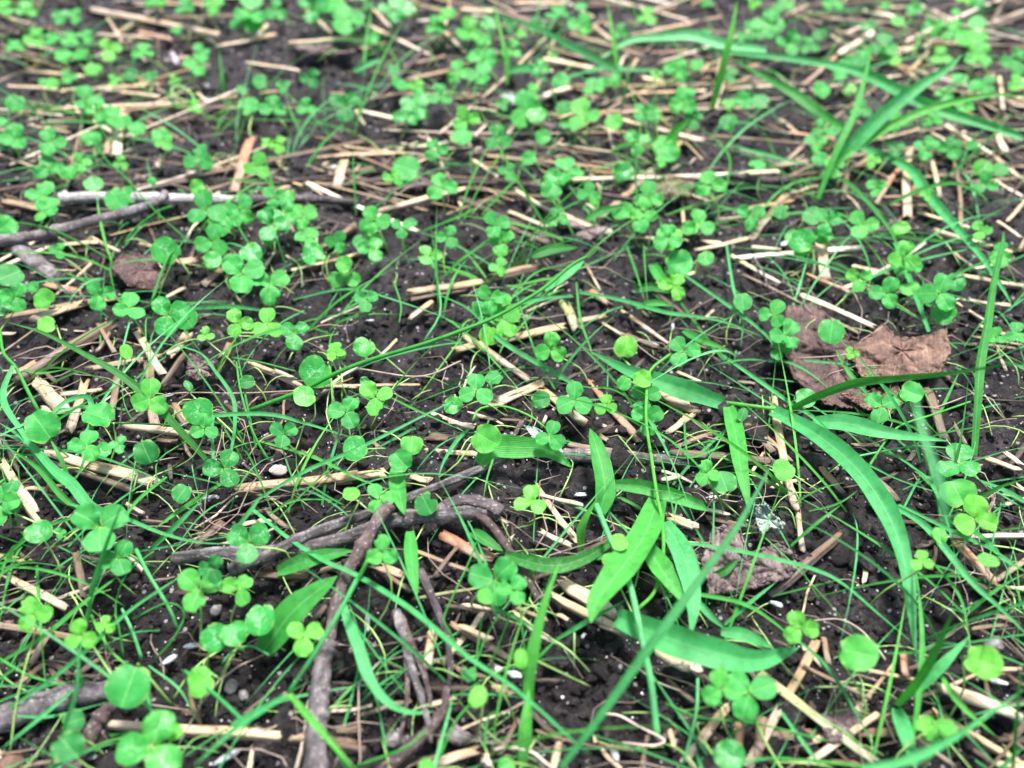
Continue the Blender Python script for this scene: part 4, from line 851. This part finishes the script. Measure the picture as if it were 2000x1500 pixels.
leaf_sheet('dead_leaf', [(370, 690), (420, 700), (415, 735), (385, 745), (362, 730)], 'dead_leaf_dark', 0.003, 0.004, 'small curled mauve leaf scrap left of the round-leaved clovers', seed=46)
leaf_sheet('dead_leaf', [(1430, 430), (1440, 420), (1200, 470), (1080, 430), (1100, 415), (1190, 445)][2:] + [(1150, 470), (1120, 460)], 'dead_leaf_dark', 0.002, 0.0015, 'pinkish brown shred of leaf right of the paired clovers', seed=48)
leaf_sheet('dead_leaf', [(1600, 1400), (1640, 1370), (1690, 1400), (1660, 1450), (1615, 1450)], 'dead_leaf_dark', 0.001, 0.002, 'dark shrivelled leaf among straws near the bottom right', seed=49)
leaf_sheet('dead_leaf', [(1270, 360), (1310, 350), (1350, 362), (1350, 385), (1310, 392), (1275, 388)], 'moss', 0.004, 0.002, 'brownish green mossy lump above the middle right', 'moss clump', seed=50, thick=0.0015)
leaf_sheet('folded_leaf', [(1475, 985), (1498, 984), (1510, 1005), (1533, 1022), (1528, 1036), (1505, 1030), (1488, 1045), (1476, 1020)], 'pale_leaf', 0.006, 0.003, 'pale grey-green folded leaf scrap standing out on dark soil', 'leaf scrap', seed=51)
leaf_sheet('folded_leaf', [(1022, 830), (1050, 836), (1095, 870), (1100, 885), (1050, 870)], 'pale_leaf', 0.004, 0.002, 'pale pointed leaf scrap half under the clover right of centre', 'leaf scrap', seed=52)
leaf_sheet('folded_leaf', [(975, 185), (1000, 180), (1020, 195), (1005, 205)], 'pale_leaf', 0.004, 0.002, 'whitish leaf scrap by the clovers near the top', 'leaf scrap', seed=53)
def blob_at(name, px, py, rpx, mat, label, cat, stretch=(1, 1, 0.7), ang=0.0, group=None, seed=0, up=0.6):
    v, f = subdiv(*ico()); v, f = subdiv(v, f)
    P = at(px, py, 0.0); r = rpx * mpp(P)
    rs = np.random.RandomState(seed + int(px))
    n = 1 + 0.45 * vnoise(v[:, 0] + v[:, 2] * 0.7, v[:, 1] + v[:, 2] * 0.4, 0.8, seed + 3) + 0.35 * vnoise(v[:, 0] - v[:, 2], v[:, 1] + v[:, 2], 0.3, seed + 4)
    vv = v * n[:, None] * np.array(stretch) * r
    c, s = math.cos(ang), math.sin(ang)
    vv = np.stack([vv[:, 0] * c - vv[:, 1] * s, vv[:, 0] * s + vv[:, 1] * c, vv[:, 2]], -1)
    o = link(name, vv, f.tolist(), M[mat])
    o.location = (P.x, P.y, gs(P.x, P.y) + r * stretch[2] * up)
    tag(o, label, cat, group)
    return o
blob_at('seed_disc', 545, 922, 17, 'pink', 'round pinkish flat disc on dark soil in the left middle', 'seed', (1, 0.85, 0.22), up=1.2)
blob_at('husk', 345, 132, 26, 'husk_mauve', 'dark mauve pointed husk near the top left clovers', 'husk', (1, 0.28, 0.3), R(-62), up=2.2)
for i, (x, y, r, an, st, lb) in enumerate([
    (1266, 652, 22, -42, 0.25, 'white seed husk, upper one of the pair right of centre'), (1276, 676, 15, -20, 0.3, 'white seed husk, lower one of the pair right of centre'),
    (1313, 640, 15, 82, 0.25, 'upright white husk beside the small clover right of centre'), (718, 1222, 24, 98, 0.28, 'pale pointed husk in the bare soil by the upright twig'),
    (376, 1265, 22, 8, 0.28, 'pale husk left of the speckled clover leaves'), (332, 1292, 20, 35, 0.35, 'white twisted husk above the big oval clover leaf'),
    (445, 1482, 30, 35, 0.3, 'white ragged husk at the bottom left'), (558, 1478, 14, 80, 0.4, 'small white husk near the bottom edge left of the upright twig'),
    (968, 1306, 18, -20, 0.4, 'white flake left of the bare soil mound'), (1005, 1320, 20, -15, 0.4, 'white flake touching the bare soil mound'),
    (1515, 1182, 15, -25, 0.4, 'white husk on the soil above the small right clover'), (1948, 1335, 22, -8, 0.3, 'white husk under the round leaf at the right edge'),
    (410, 975, 16, 20, 0.35, 'pale husk left of the round pinkish disc'), (330, 775, 12, 20, 0.4, 'small white husk by the left clovers'),
    (1130, 970, 18, 8, 0.3, 'pale husk below the folded grass blade'), (1140, 1242, 8, 60, 0.5, 'tiny white husk above the bare soil mound'),
    (723, 628, 10, 8, 0.4, 'small pale husk in the soil left of centre'), (892, 440, 10, -50, 0.4, 'small white husk near the paired clovers'),
    (1512, 515, 10, 10, 0.6, 'pale chip in dark soil right of centre'), (1530, 480, 12, 40, 0.5, 'pale chip by the round wet leaf'),
    (780, 760, 12, 0, 0.3, 'pale flake above the pair of centre clovers'), (1200, 1475, 18, -60, 0.5, 'greyish flake near the curled rootlet'),
    (1385, 975, 16, 10, 0.3, 'pale flake right of the pointed leaves'), (650, 330, 11, 20, 0.4, 'small white chip left of the ragged leaf'), (180, 1480, 12, 10, 0.5, 'small grey chip in the bottom left corner')]):
    blob_at('husk', x, y, r * 0.85, 'husk', lb, 'husk', (1, st, 0.25), R(-an) if False else R(an), 'pale seed husks and flakes on the soil', seed=i, up=1.6)
for i, (x, y, r, lb) in enumerate([(895, 1440, 22, 'grey pebble among stems near the bottom'), (452, 1343, 14, 'small grey pebble below the clover stems left'), (475, 1360, 11, 'small brown pebble beside the grey one'),
    (770, 1445, 20, 'brownish pebble at the bottom right of the upright twig'), (422, 1192, 12, 'small round pebble by the lobed clover'), (1690, 1100, 22, 'flat clod on the bare soil at the right'),
    (1090, 1290, 24, 'rounded soil lump topping the bare mound'), (1940, 1262, 18, 'brown pebble at the right edge above the round leaf'), (1608, 1265, 15, 'tan pebble beside the round leaf on soil'),
    (1255, 540, 20, 'dark rounded soil ball in the upper middle'), (20, 1495, 26, 'reddish brown lump in the bottom left corner'), (1540, 1385, 34, 'dark rounded clod below the straws at the right'), (405, 170, 8, 'small pebble near the top')]):
    blob_at('pebble', x, y, r, 'soil_crumb' if ('soil' in lb or 'clod' in lb) else ('dead_leaf' if 'reddish' in lb else 'pebble'), lb, 'pebble', (1, 0.85, 0.7), i, 'pebbles and clods on the soil', seed=30 + i, up=0.3)
def cord(name, pts, wpx, mat, hs, label, cat):
    P = [at(x, y, h) for (x, y), h in zip(pts, hs)]
    path = smooth_path(P, len(P) * 6); wd = wpx * mpp(P[0]) / 2
    V, F, UV = tube(path, [wd] * len(path), seg=6, rough=0.05)
    o = link(name, V, F, M[mat], uvs=UV); rebase(o, path[0]); tag(o, label, cat)
cord('rootlet', [(1178, 1394), (1210, 1398), (1250, 1420), (1290, 1440), (1296, 1450), (1270, 1456), (1215, 1450)], 4.5, 'cream', [0.003, 0.004, 0.004, 0.004, 0.004, 0.003, 0.002], 'curled cream rootlet looping on the bare soil mound', 'root')
cord('rootlet', [(965, 1464), (1000, 1460), (1040, 1470), (1065, 1490), (1085, 1505)], 7, 'cream', [0.003, 0.005, 0.005, 0.004, 0.002], 'cream rootlet curving off the bottom edge', 'root')
cord('rootlet', [(1590, 1212), (1640, 1210), (1680, 1230), (1712, 1265), (1730, 1290)], 4, 'fibre', [0.002, 0.003, 0.003, 0.003, 0.002], 'brown hair root arching over the bare soil at the right', 'root')
cord('tendril', [(372, 200), (345, 190), (335, 175), (352, 168), (375, 185), (380, 205)], 4, 'petiole', [0.004, 0.006, 0.007, 0.007, 0.005, 0.003], 'small curled green tendril near the mauve husk', 'tendril')
for i, pts in enumerate([[(1240, 1300), (1280, 1330), (1330, 1350)], [(240, 810), (330, 770), (470, 768), (600, 762)], [(430, 985), (470, 960), (520, 968), (560, 990)], [(600, 1240), (640, 1255), (690, 1262)], [(700, 720), (820, 735), (900, 705)], [(1560, 700), (1660, 690), (1720, 650)]]):
    cord('dry_root', pts, 3, 'fibre', [0.003, 0.005, 0.003, 0.002][:len(pts)], ['thin dry root right of the bare soil mound', 'long thin dry root among the left clovers', 'thin arching dry root right of the pinkish disc', 'thin dry root crossing the upright twig', 'long thin dry root below the bright grass stalk', 'thin dry root across the crumpled leaf'][i], 'root')

# ---------------------------------------------------------------- clover
def leaflet_mesh(name, kind, seed, bite=None):
    rs = random.Random(seed)
    seg, rings = 28, 6
    V, UV, F = [(0, 0, 0)], [(0.5, 0.0)], []
    ph = [rs.uniform(0, 6.28) for _ in range(4)]
    for r in range(1, rings + 1):
        f = r / rings
        for k in range(seg):
            a = k / seg * 2 * math.pi
            c, s = math.cos(a), math.sin(a)
            if kind == 'leaflet':
                x = 0.5 * c; y = 0.5 * s * (1 - 0.40 * ((1 - c) / 2) ** 3)
                x -= 0.05 * math.exp(-(math.atan2(s, c) / 0.28) ** 2)
            elif kind == 'oval':
                x = 0.5 * c; y = 0.34 * s
            else:
                x = 0.5 * c + 0.11 * math.exp(-((abs(a - math.pi)) / 0.30) ** 2) - 0.025 * math.exp(-(math.atan2(s, c) / 0.25) ** 2); y = 0.53 * s * (1 + 0.04 * rs.uniform(-1, 1) * 0)
            j = 1 + 0.030 * math.sin(2 * a + ph[2]) + 0.025 * math.sin(3 * a + ph[0]) + 0.015 * math.sin(5 * a + ph[1]) + (0.012 * rs.uniform(-1, 1) if r == rings else 0)
            if bite is not None:
                da = math.atan2(math.sin(a - bite), math.cos(a - bite))
                j *= 1 - 0.38 * math.exp(-(da / 0.30) ** 4) * (1 + 0.15 * math.sin(a * 19))
            x *= f * j; y *= f * j
            z = 0.10 * abs(y) ** 1.1 - 0.16 * x * x + 0.025 * math.sin(x * 9 + ph[2]) * math.sin(y * 8 + ph[3]) * f + (0.018 * math.sin(a * 7 + ph[1]) if r == rings else 0)
            V.append((x, y, z)); UV.append((x + 0.5, y))
    for k in range(seg): F.append((0, 1 + k, 1 + (k + 1) % seg))
    for r in range(rings - 1):
        for k in range(seg):
            a = 1 + r * seg + k; b = 1 + r * seg + (k + 1) % seg
            F.append((a, a + seg, b + seg, b))
    me = bpy.data.meshes.new(name); me.from_pydata(V, [], F)
    lay = me.uv_layers.new(name='UVMap'); li = np.empty(len(me.loops), dtype=np.int32); me.loops.foreach_get('vertex_index', li)
    lay.data.foreach_set('uv', np.array(UV, dtype=np.float32)[li].ravel())
    me.polygons.foreach_set('use_smooth', [True] * len(me.polygons)); me.materials.append(M['clover'])
    return me
LEAFLETS = [leaflet_mesh('leaflet', 'leaflet', i) for i in range(9)] + [leaflet_mesh('leaflet', 'leaflet', 60, 0.9)]
ROUNDS = [leaflet_mesh('round_leaf', 'round', 20 + i) for i in range(7)] + [leaflet_mesh('round_leaf', 'round', 70, 1.9)]
OVALS = [leaflet_mesh('oval_leaf', 'oval', 40 + i) for i in range(3)]
TREFPX = []
def basis(N, D):
    """matrix with x along D (made perpendicular to N), z along N"""
    x = (D - N * D.dot(N)).normalized(); y = N.cross(x)
    return Matrix((x, y, N)).transposed()
def stem_obj(top, N, parent, loc, rad, lean=None):
    base = Vector((top.x, top.y, 0))
    sg = 0.0035 if top.y > 0.2 else 0.0065; dx = random.gauss(0, sg); dy = random.gauss(-0.001, sg)
    if lean: dx += lean[0]; dy += lean[1]
    base.x += dx; base.y += dy; base.z = gs(base.x, base.y) - 0.0012
    h = top.z - base.z
    k = random.uniform(-0.5, 0.5) * h
    p1 = top - N * 0.0008
    path = smooth_path([p1, top - N * (h * 0.18) + Vector((0, 0, -h * 0.08)), base.lerp(top, 0.45) + Vector((k * 0.4, random.uniform(-0.4, 0.4) * k, 0)), base], 10)
    V, F, UV = tube([p - loc for p in path], [rad * (0.8 + 0.03 * i) for i in range(10)], seg=5)
    o = link('stem', V, F, M['petiole'], parent=parent, uvs=UV)
    return base
def leaf_normal(P, tilt, jit):
    tilt *= 0.92 if P.y < 0.2 else max(0.55, 0.92 - (P.y - 0.2) * 2.2)
    toc = (CP - P).normalized()
    N = Vector((0, 0, 1)) * (1 - tilt) + toc * tilt + Vector((random.gauss(0, jit), random.gauss(0, jit), 0))
    return N.normalized()
def tint_for(flag):
    t = {'y': 0.86, 'd': 0.06, 'p': 0.95}.get(flag, 0.48)
    return max(0.0, min(1.0, t + random.gauss(0, 0.17)))
WORD = {'y': 'yellow-green', 'd': 'dark green', 'p': 'pale', 'w': 'glint-flecked', '': 'bright green'}
def size_word(r): return 'large ' if r > 33 else ('small ' if r < 22 else '')
def add_trefoil(px, py, r, ang, flag='', hand=True):
    h = random.uniform(0.006, 0.013) + (0.005 if py > 1000 else 0.002 if py > 700 else 0)
    P = at(px, py, h)
    N = leaf_normal(P, 0.62, 0.13)
    r *= 1.12 if py > 450 else 1.02; rl = r * mpp(P)
    loc = Vector((P.x, P.y, gs(P.x, P.y)))
    e = empty('clover_plant', loc)
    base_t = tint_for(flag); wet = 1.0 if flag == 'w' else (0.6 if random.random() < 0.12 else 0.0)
    offs = [0, 118 + random.uniform(-10, 10), 240 + random.uniform(-10, 10)]
    for k, da in enumerate(offs):
        a = R(ang + da)
        Q = on_plane(px + math.cos(a) * r, py - math.sin(a) * r, P, N)
        D = (Q - P)
        if D.length < 1e-6: continue
        L = rl * random.uniform(0.90, 1.08)
        L = 0.55 * min(D.length, 1.5 * rl) + 0.45 * L
        D.normalize()
        Nk = (N + D * random.uniform(-0.22, 0.12) + Vector((random.gauss(0, .10), random.gauss(0, .10), random.gauss(0, .05)))).normalized()
        B = basis(Nk, D)
        o = bpy.data.objects.new('leaflet', random.choice(LEAFLETS)); COL.objects.link(o)
        o.parent = e
        c = P + (B @ Vector((1, 0, 0))) * (L * 0.54) - loc + N * (k * 0.00012)
        wdt = random.uniform(0.94, 1.10)
        o.matrix_local = Matrix.Translation(c) @ B.to_4x4() @ Matrix.Diagonal((L, L * wdt, L * random.choice((0.6, 1.0, 1.5, 2.4, 3.2)), 1))
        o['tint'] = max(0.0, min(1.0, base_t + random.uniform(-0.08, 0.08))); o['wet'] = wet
    stem_obj(P, N, e, loc, max(0.00022, rl * 0.055))
    ph = f"{size_word(r)}{WORD[flag if flag in WORD else '']} three-leaf clover"
    TREFPX.append((px, py))
    register(e, ph, (px, py), 'clover', 'three-leaf clovers growing on the soil')
def add_single(px, py, r, flag=''):
    if r < 3: return
    h = random.uniform(0.005, 0.011) + (0.005 if py > 1000 else 0.002 if py > 700 else 0)
    P = at(px, py, h)
    N = leaf_normal(P, 0.62, 0.14)
    r *= 1.07; L = 2 * r * mpp(P)
    loc = Vector((P.x, P.y, gs(P.x, P.y)))
    e = empty('clover_seedling', loc)
    a = random.uniform(0, 6.28)
    Q = on_plane(px + math.cos(a) * r, py - math.sin(a) * r, P, N)
    B = basis(N, (Q - P))
    oval = flag == 'p' or (r < 14 and random.random() < 0.5)
    me = random.choice(OVALS if oval else (ROUNDS if r < 30 else ROUNDS[:7]))
    o = bpy.data.objects.new('oval_leaf' if oval else 'round_leaf', me); COL.objects.link(o)
    o.parent = e
    o.matrix_local = Matrix.Translation(P - loc) @ B.to_4x4() @ Matrix.Diagonal((L * random.uniform(0.95, 1.1), L * random.uniform(0.9, 1.0) * (1.2 if oval else 1), L * random.choice((0.6, 1.0, 1.6, 2.4)), 1))
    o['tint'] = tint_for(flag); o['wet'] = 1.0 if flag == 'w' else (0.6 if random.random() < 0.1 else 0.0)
    top = P - (B @ Vector((1, 0, 0))) * (L * 0.47)
    stem_obj(top, N, e, loc, max(0.00022, L * 0.035))
    ph = f"{size_word(r)}{WORD[flag]} {'oval' if oval else 'round'}-leafed seedling"
    register(e, ph, (px, py), 'seedling', 'single-leaf clover seedlings')
for tl, s in TREF.items():
    for q in parse(s):
        x, y, r, a = map(float, q[:4]); px, py = tp(tl, x, y)
        add_trefoil(px, py, r * 0.35, a, q[4] if len(q) > 4 else '')
for tl, s in SING.items():
    for q in parse(s):
        x, y, r = map(float, q[:3]); px, py = tp(tl, x, y)
        add_single(px, py, r * 0.35, q[3] if len(q) > 3 else '')
# the crowded far clovers between the ones read off above
k = 0; tries = 0
n_t = len(TREFPX)
print('TREF', len(TREFPX))
while len(TREFPX) < 232 and tries < 8000:
    tries += 1
    px = (random.uniform(-30, 2030), random.uniform(-25, 330) if random.random() < 0.8 else random.uniform(330, 1500))
    if soily(px): continue
    if min(math.hypot(px[0] - q[0], px[1] - q[1]) for q in TREFPX) < (34 if px[1] < 350 else 75): continue
    add_trefoil(px[0], px[1], random.uniform(12, 21) * (1 if px[1] < 350 else 0.8), random.uniform(0, 360), random.choice(['', '', 'y', 'd']))

# the same clover goes on beyond the frame on every side: one mass of leaves on their stems
V, F, UV = [], [], []
for _ in range(230):
    px = wide_px(0, 1, 0, 1, 1.0)
    P = at(px[0], px[1], random.uniform(0.006, 0.012)); N = leaf_normal(P, 0.3, 0.15); a0 = random.uniform(0, 6.28); LL = random.uniform(0.0038, 0.0062)
    for q in range(3):
        me = random.choice(LEAFLETS); D = Vector((math.cos(a0 + q * 2.09), math.sin(a0 + q * 2.09), 0)); B = basis(N, D); L = LL * random.uniform(0.9, 1.1); n0 = len(V)
        uvl = {l.vertex_index: tuple(me.uv_layers[0].data[l.index].uv) for l in me.loops}
        for v in me.vertices: V.append(P + B @ (v.co * L) + (B @ Vector((L * 0.54, 0, 0)))); UV.append(uvl[v.index])
        F += [tuple(i + n0 for i in p.vertices) for p in me.polygons]
    b = Vector((P.x + random.gauss(0, .003), P.y + random.gauss(0, .003), 0)); b.z = gs(b.x, b.y) - 0.001
    v, f, uv = tube(smooth_path([P - N * 0.0004, (P + b) / 2 + Vector((0.001, 0, 0)), b], 6), [0.0003] * 6, seg=5, v0=len(V))
    V += v; F += f; UV += uv
o = link('clover_cover', V, F, M['clover'], uvs=UV); o['kind'] = 'stuff'; o['label'] = 'more clover spreading beyond the edges of the view'; o['tint'] = 0.5; o['wet'] = 0.0
# ---------------------------------------------------------------- grass
GC = {'g': ('grass', 0.50, 'green'), 'b': ('grass_blue', 0.50, 'bluish green'), 'd': ('grass', 0.22, 'dark green'), 'y': ('grass', 0.86, 'bright green'), 'p': ('grass_blue', 0.92, 'pale green'), 'e': ('grass_blue', 0.18, 'deep green')}
PLANTS = {}
PNAMES = {'creeping grass': 'creeping grass with broad leaves joined at a node, right of centre', 'sprawling grass': 'upright grass with broad pointed leaves in the middle foreground',
          'jointed grass': 'grass stalk forking at a joint near the bottom left', 'left grass': 'grass plant with a kinked blade at the left edge'}
def blade_geo(pts, wpx, h0, h1, kind, v0=0):
    n0 = len(pts)
    P = []
    tot = [0]
    for a, b in zip(pts, pts[1:]): tot.append(tot[-1] + math.hypot(a[0] - b[0], a[1] - b[1]))
    arch = min(0.0035, tot[-1] * 1e-5)
    for i, (x, y) in enumerate(pts):
        t = tot[i] / tot[-1]
        P.append(at(x, y, (h0 + (h1 - h0) * t) / 1000 + arch * math.sin(math.pi * t)))
    n = max(10, min(60, int(tot[-1] / 14)))
    path = smooth_path(P, n)
    W = []
    for i in range(n):
        t = i / (n - 1); wm = wpx * mpp(path[i]) * (1.04 if kind != 's' else 1)
        if kind == 's': f = 1 - 0.25 * t
        elif kind == 'l': f = max(0.03, math.sin(math.pi * (0.10 + 0.90 * t) ** 0.85) ** 0.72) if t < 0.995 else 0.03
        else: f = (0.62 + 0.38 * min(1, t / 0.3)) * max(0.04, min(1.0, (1 - t) / 0.55) ** 0.75)
        W.append(wm * f * (1 + 0.03 * math.sin(t * 23 + wpx)))
    return path, W
def add_blade(code, wpx, h0, h1, pts, plant=None):
    kind, col = code[0], code[1]
    path, W = blade_geo(pts, wpx, h0, h1, kind)
    mk, tint, word = GC[col]
    if kind == 's':
        V, F, UV = tube(path, [q / 2 for q in W], seg=7, rough=0.04)
        name = 'grass_shoot'
    else:
        tw = random.uniform(-0.35, 0.35); j = Vector((random.gauss(0, .15), random.gauss(0, .15), 0))
        def hint(i):
            p = path[i]; toc = (CP - p).normalized()
            return (toc * 0.75 + Vector((0, 0, 1)) * 0.35 + j + Vector((tw * math.sin(i * 0.13), 0, 0)))
        V, F, UV = ribbon(path, W, hint, fold=random.uniform(0.15, 0.45), cols=6 if wpx > 14 else 4, wave=0.05 if wpx > 14 else 0.02)
        name = 'grass_shoot'
    pname = None
    if plant:
        pname = 'stem' if kind == 's' else 'leaf'
    o = link(pname or name, V, F, M[mk], uvs=UV)
    o['tint'] = max(0.0, min(1.0, tint + random.gauss(0, 0.09))); o['wet'] = 0.10 if random.random() < 0.15 else 0.0
    if plant:
        if plant not in PLANTS:
            loc = path[0].copy(); loc.z = gs(loc.x, loc.y)
            e = empty('grass_plant', loc); tag(e, PNAMES[plant], 'grass'); PLANTS[plant] = e
        e = PLANTS[plant]; o.data.transform(Matrix.Translation(-e.location)); o.parent = e
        return o
    rebase(o, path[0])
    L = sum(math.hypot(a[0] - b[0], a[1] - b[1]) for a, b in zip(pts, pts[1:]))
    ln = 'long ' if L > 300 else ('short ' if L < 110 else '')
    wdw = 'broad ' if wpx > 17 else ('thin ' if wpx < 5.5 else '')
    vis = [p for p in pts if inview(p)] or pts
    mp = vis[len(vis) // 2]
    register(o, f"{ln}{wdw}{word} grass {'stalk' if kind == 's' else ('leaf' if kind == 'l' else 'blade')}", mp, 'grass', 'grass blades over the straw and clover')
    return o
import re
for tl, s in BLADE.items():
    for q in s.split('|'):
        hd, body = q.split(':')
        plant = None
        if '@' in hd: hd, plant = hd.split('@')
        code, wv, h0, h1 = hd.split()
        pts = [tp(tl, *map(float, c.split(','))) for c in body.split()]
        add_blade(code, float(wv) * 0.35, float(h0), float(h1), pts, plant)

# fine seedling grass in tufts: each tuft one plant, each blade a part of it
def add_tuft(px, nb, Lr, col=None, spread=1.0):
    P = at(*px); loc = Vector((P.x, P.y, gs(P.x, P.y)))
    e = empty('grass_tuft', loc)
    col = col or random.choice('ggbbbdyp')
    for _ in range(nb):
        az = random.uniform(0, 6.28); L = random.uniform(*Lr); up = random.uniform(0.2, 0.8) * (1 if random.random() < 0.8 else 1.5)
        d = Vector((math.cos(az), math.sin(az), 0)); droop = random.uniform(0.3, 1.0)
        b0 = Vector((random.gauss(0, 0.0012), random.gauss(0, 0.0012), -0.0012))
        pts = []
        side = Vector((-d.y, d.x, 0)) * random.uniform(-0.16, 0.16)
        for k in range(5):
            t = k / 4
            z = L * (up * t - up * droop * 0.85 * t * t)
            q = b0 + d * (L * t * (0.55 + 0.4 * t)) + side * L * t * t + Vector((0, 0, max(z, 0.0004 * k)))
            g = gs(q.x + loc.x, q.y + loc.y) - loc.z
            if k: q.z = max(q.z, g + 0.0008)
            pts.append(q)
        path = smooth_path(pts, 12)
        wd = random.uniform(0.00032, 0.00082)
        W = [wd * (0.75 + 0.25 * min(1, i / 3)) * max(0.08, min(1, (11 - i) / 5)) for i in range(12)]
        V, F, UV = ribbon(path, W, Vector((random.gauss(0, .4), -0.6, 1)), fold=0.3, cols=2)
        mk, tint, word = GC[col]
        o = link('blade', V, F, M[mk], parent=e, uvs=UV)
        o['tint'] = max(0.0, min(1.0, tint + random.gauss(0, 0.12))); o['wet'] = 0.0
    register(e, f"{'sparse ' if nb < 4 else 'bushy ' if nb > 5 else ''}tuft of fine {GC[col][2]} grass", px, 'grass tuft', 'tufts of fine seedling grass')
TUFTS = [(490, 230), (470, 270), (660, 210), (640, 260), (700, 250), (200, 250), (330, 205), (560, 430), (340, 600), (300, 620), (230, 545), (590, 640), (640, 620), (650, 640), (1130, 480), (1140, 510), (1180, 505), (1250, 480),
  (1500, 860), (1440, 700), (1505, 700), (1100, 560), (480, 880), (500, 860), (90, 880), (60, 760), (130, 900), (200, 940), (80, 1060), (170, 1080), (1660, 470), (1700, 560), (1760, 590), (1740, 520), (1600, 385), (1610, 410), (1520, 330),
  (1830, 850), (1900, 560), (1950, 700), (1680, 1010), (1660, 985), (1560, 980), (1860, 1060), (1930, 1120), (1960, 1040), (1890, 1210), (1820, 1250), (1800, 1460), (1850, 1420), (1720, 1480), (930, 620), (1000, 520), (870, 610), (900, 450), (850, 780),
  (720, 860), (960, 790), (1060, 760), (1240, 790), (1280, 860), (1320, 930), (1190, 950), (1420, 1000), (330, 1420), (380, 1470), (440, 1430), (250, 1440), (90, 1470), (960, 1480), (990, 1180), (880, 1330), (1400, 1280), (1360, 1440), (560, 980), (640, 980), (580, 1000), (380, 880), (760, 100),
  (700, 90), (740, 180), (930, 190), (1040, 100), (1230, 120), (1500, 60), (1640, 80), (1750, 90), (1860, 60), (1950, 250), (1880, 330), (1180, 300), (1290, 330), (1400, 250), (60, 130), (150, 320), (420, 320), (560, 330), (380, 450), (440, 480)]
for px in TUFTS: add_tuft((px[0] + random.uniform(-6, 6), px[1] + random.uniform(-6, 6)), random.randint(2, 4) if px[1] < 750 else random.randint(1, 3), (0.018, 0.055))
for _ in range(24):
    px = (random.uniform(0, 2000), random.uniform(0, 1100))
    if soily(px): continue
    add_tuft(px, random.randint(2, 4), (0.015, 0.045))
# loose thin runners and seedling leaves nobody could count
V, F, UV = [], [], []
for _ in range(1050):
    px = wide_px(-100, 2100, -160, 1560)
    if soily(px) or (px[1] > 650 and inview(px, 40) and random.random() < 0.75): continue
    P = at(*px); az = random.uniform(0, 6.28); L = random.uniform(0.012, 0.045); d = Vector((math.cos(az), math.sin(az), 0)); s = Vector((-d.y, d.x, 0)) * random.uniform(-0.2, 0.2)
    hz = random.uniform(0.001, 0.006); pts = []
    for k in range(5):
        t = k / 4; q = P + d * L * t + s * L * t * t
        q.z = gs(q.x, q.y) + (0.0002 if k == 0 else 0.0008) + hz * math.sin(math.pi * min(t * 0.8, 1))
        pts.append(q)
    path = smooth_path(pts, 9); wd = random.uniform(0.00022, 0.0005)
    v, f, uv = ribbon(path, [wd * max(0.15, min(1, (8 - i) / 4)) for i in range(9)], Vector((0, -0.6, 1)), fold=0.2, cols=2, v0=len(V))
    off = random.random() * 30
    V += v; F += f; UV += [(a, b + off) for a, b in uv]
o = link('fine_grass', V, F, M['grass_blue'], uvs=UV); o['kind'] = 'stuff'; o['label'] = 'fine thin grass threads spread over the soil'; o['tint'] = 0.45; o['wet'] = 0.0
# pale moss-like seedling stems
V, F, UV = [], [], []
for _ in range(760):
    px = wide_px(-100, 2100, -160, 1560)
    if soily(px) and random.random() < 0.95: continue
    P = at(*px); az = random.uniform(0, 6.28); L = random.uniform(0.005, 0.018); d = Vector((math.cos(az), math.sin(az), 0)); s = Vector((-d.y, d.x, 0)) * random.uniform(-0.9, 0.9)
    hz = random.uniform(0.001, 0.005); pts = []
    for k in range(4):
        t = k / 3; q = P + d * L * t + s * L * t * t; q.z = gs(q.x, q.y) + hz * math.sin(math.pi * t * 0.85) + 0.0002; pts.append(q)
    path = smooth_path(pts, 7)
    v, f, uv = tube(path, [random.uniform(0.00012, 0.00022)] * 7, seg=4, v0=len(V)); V += v; F += f; UV += uv
o = link('seedling_stems', V, F, M['petiole'], uvs=UV); o['kind'] = 'stuff'; o['label'] = 'tangle of thin pale green seedling stems low over the soil'
finish_labels()
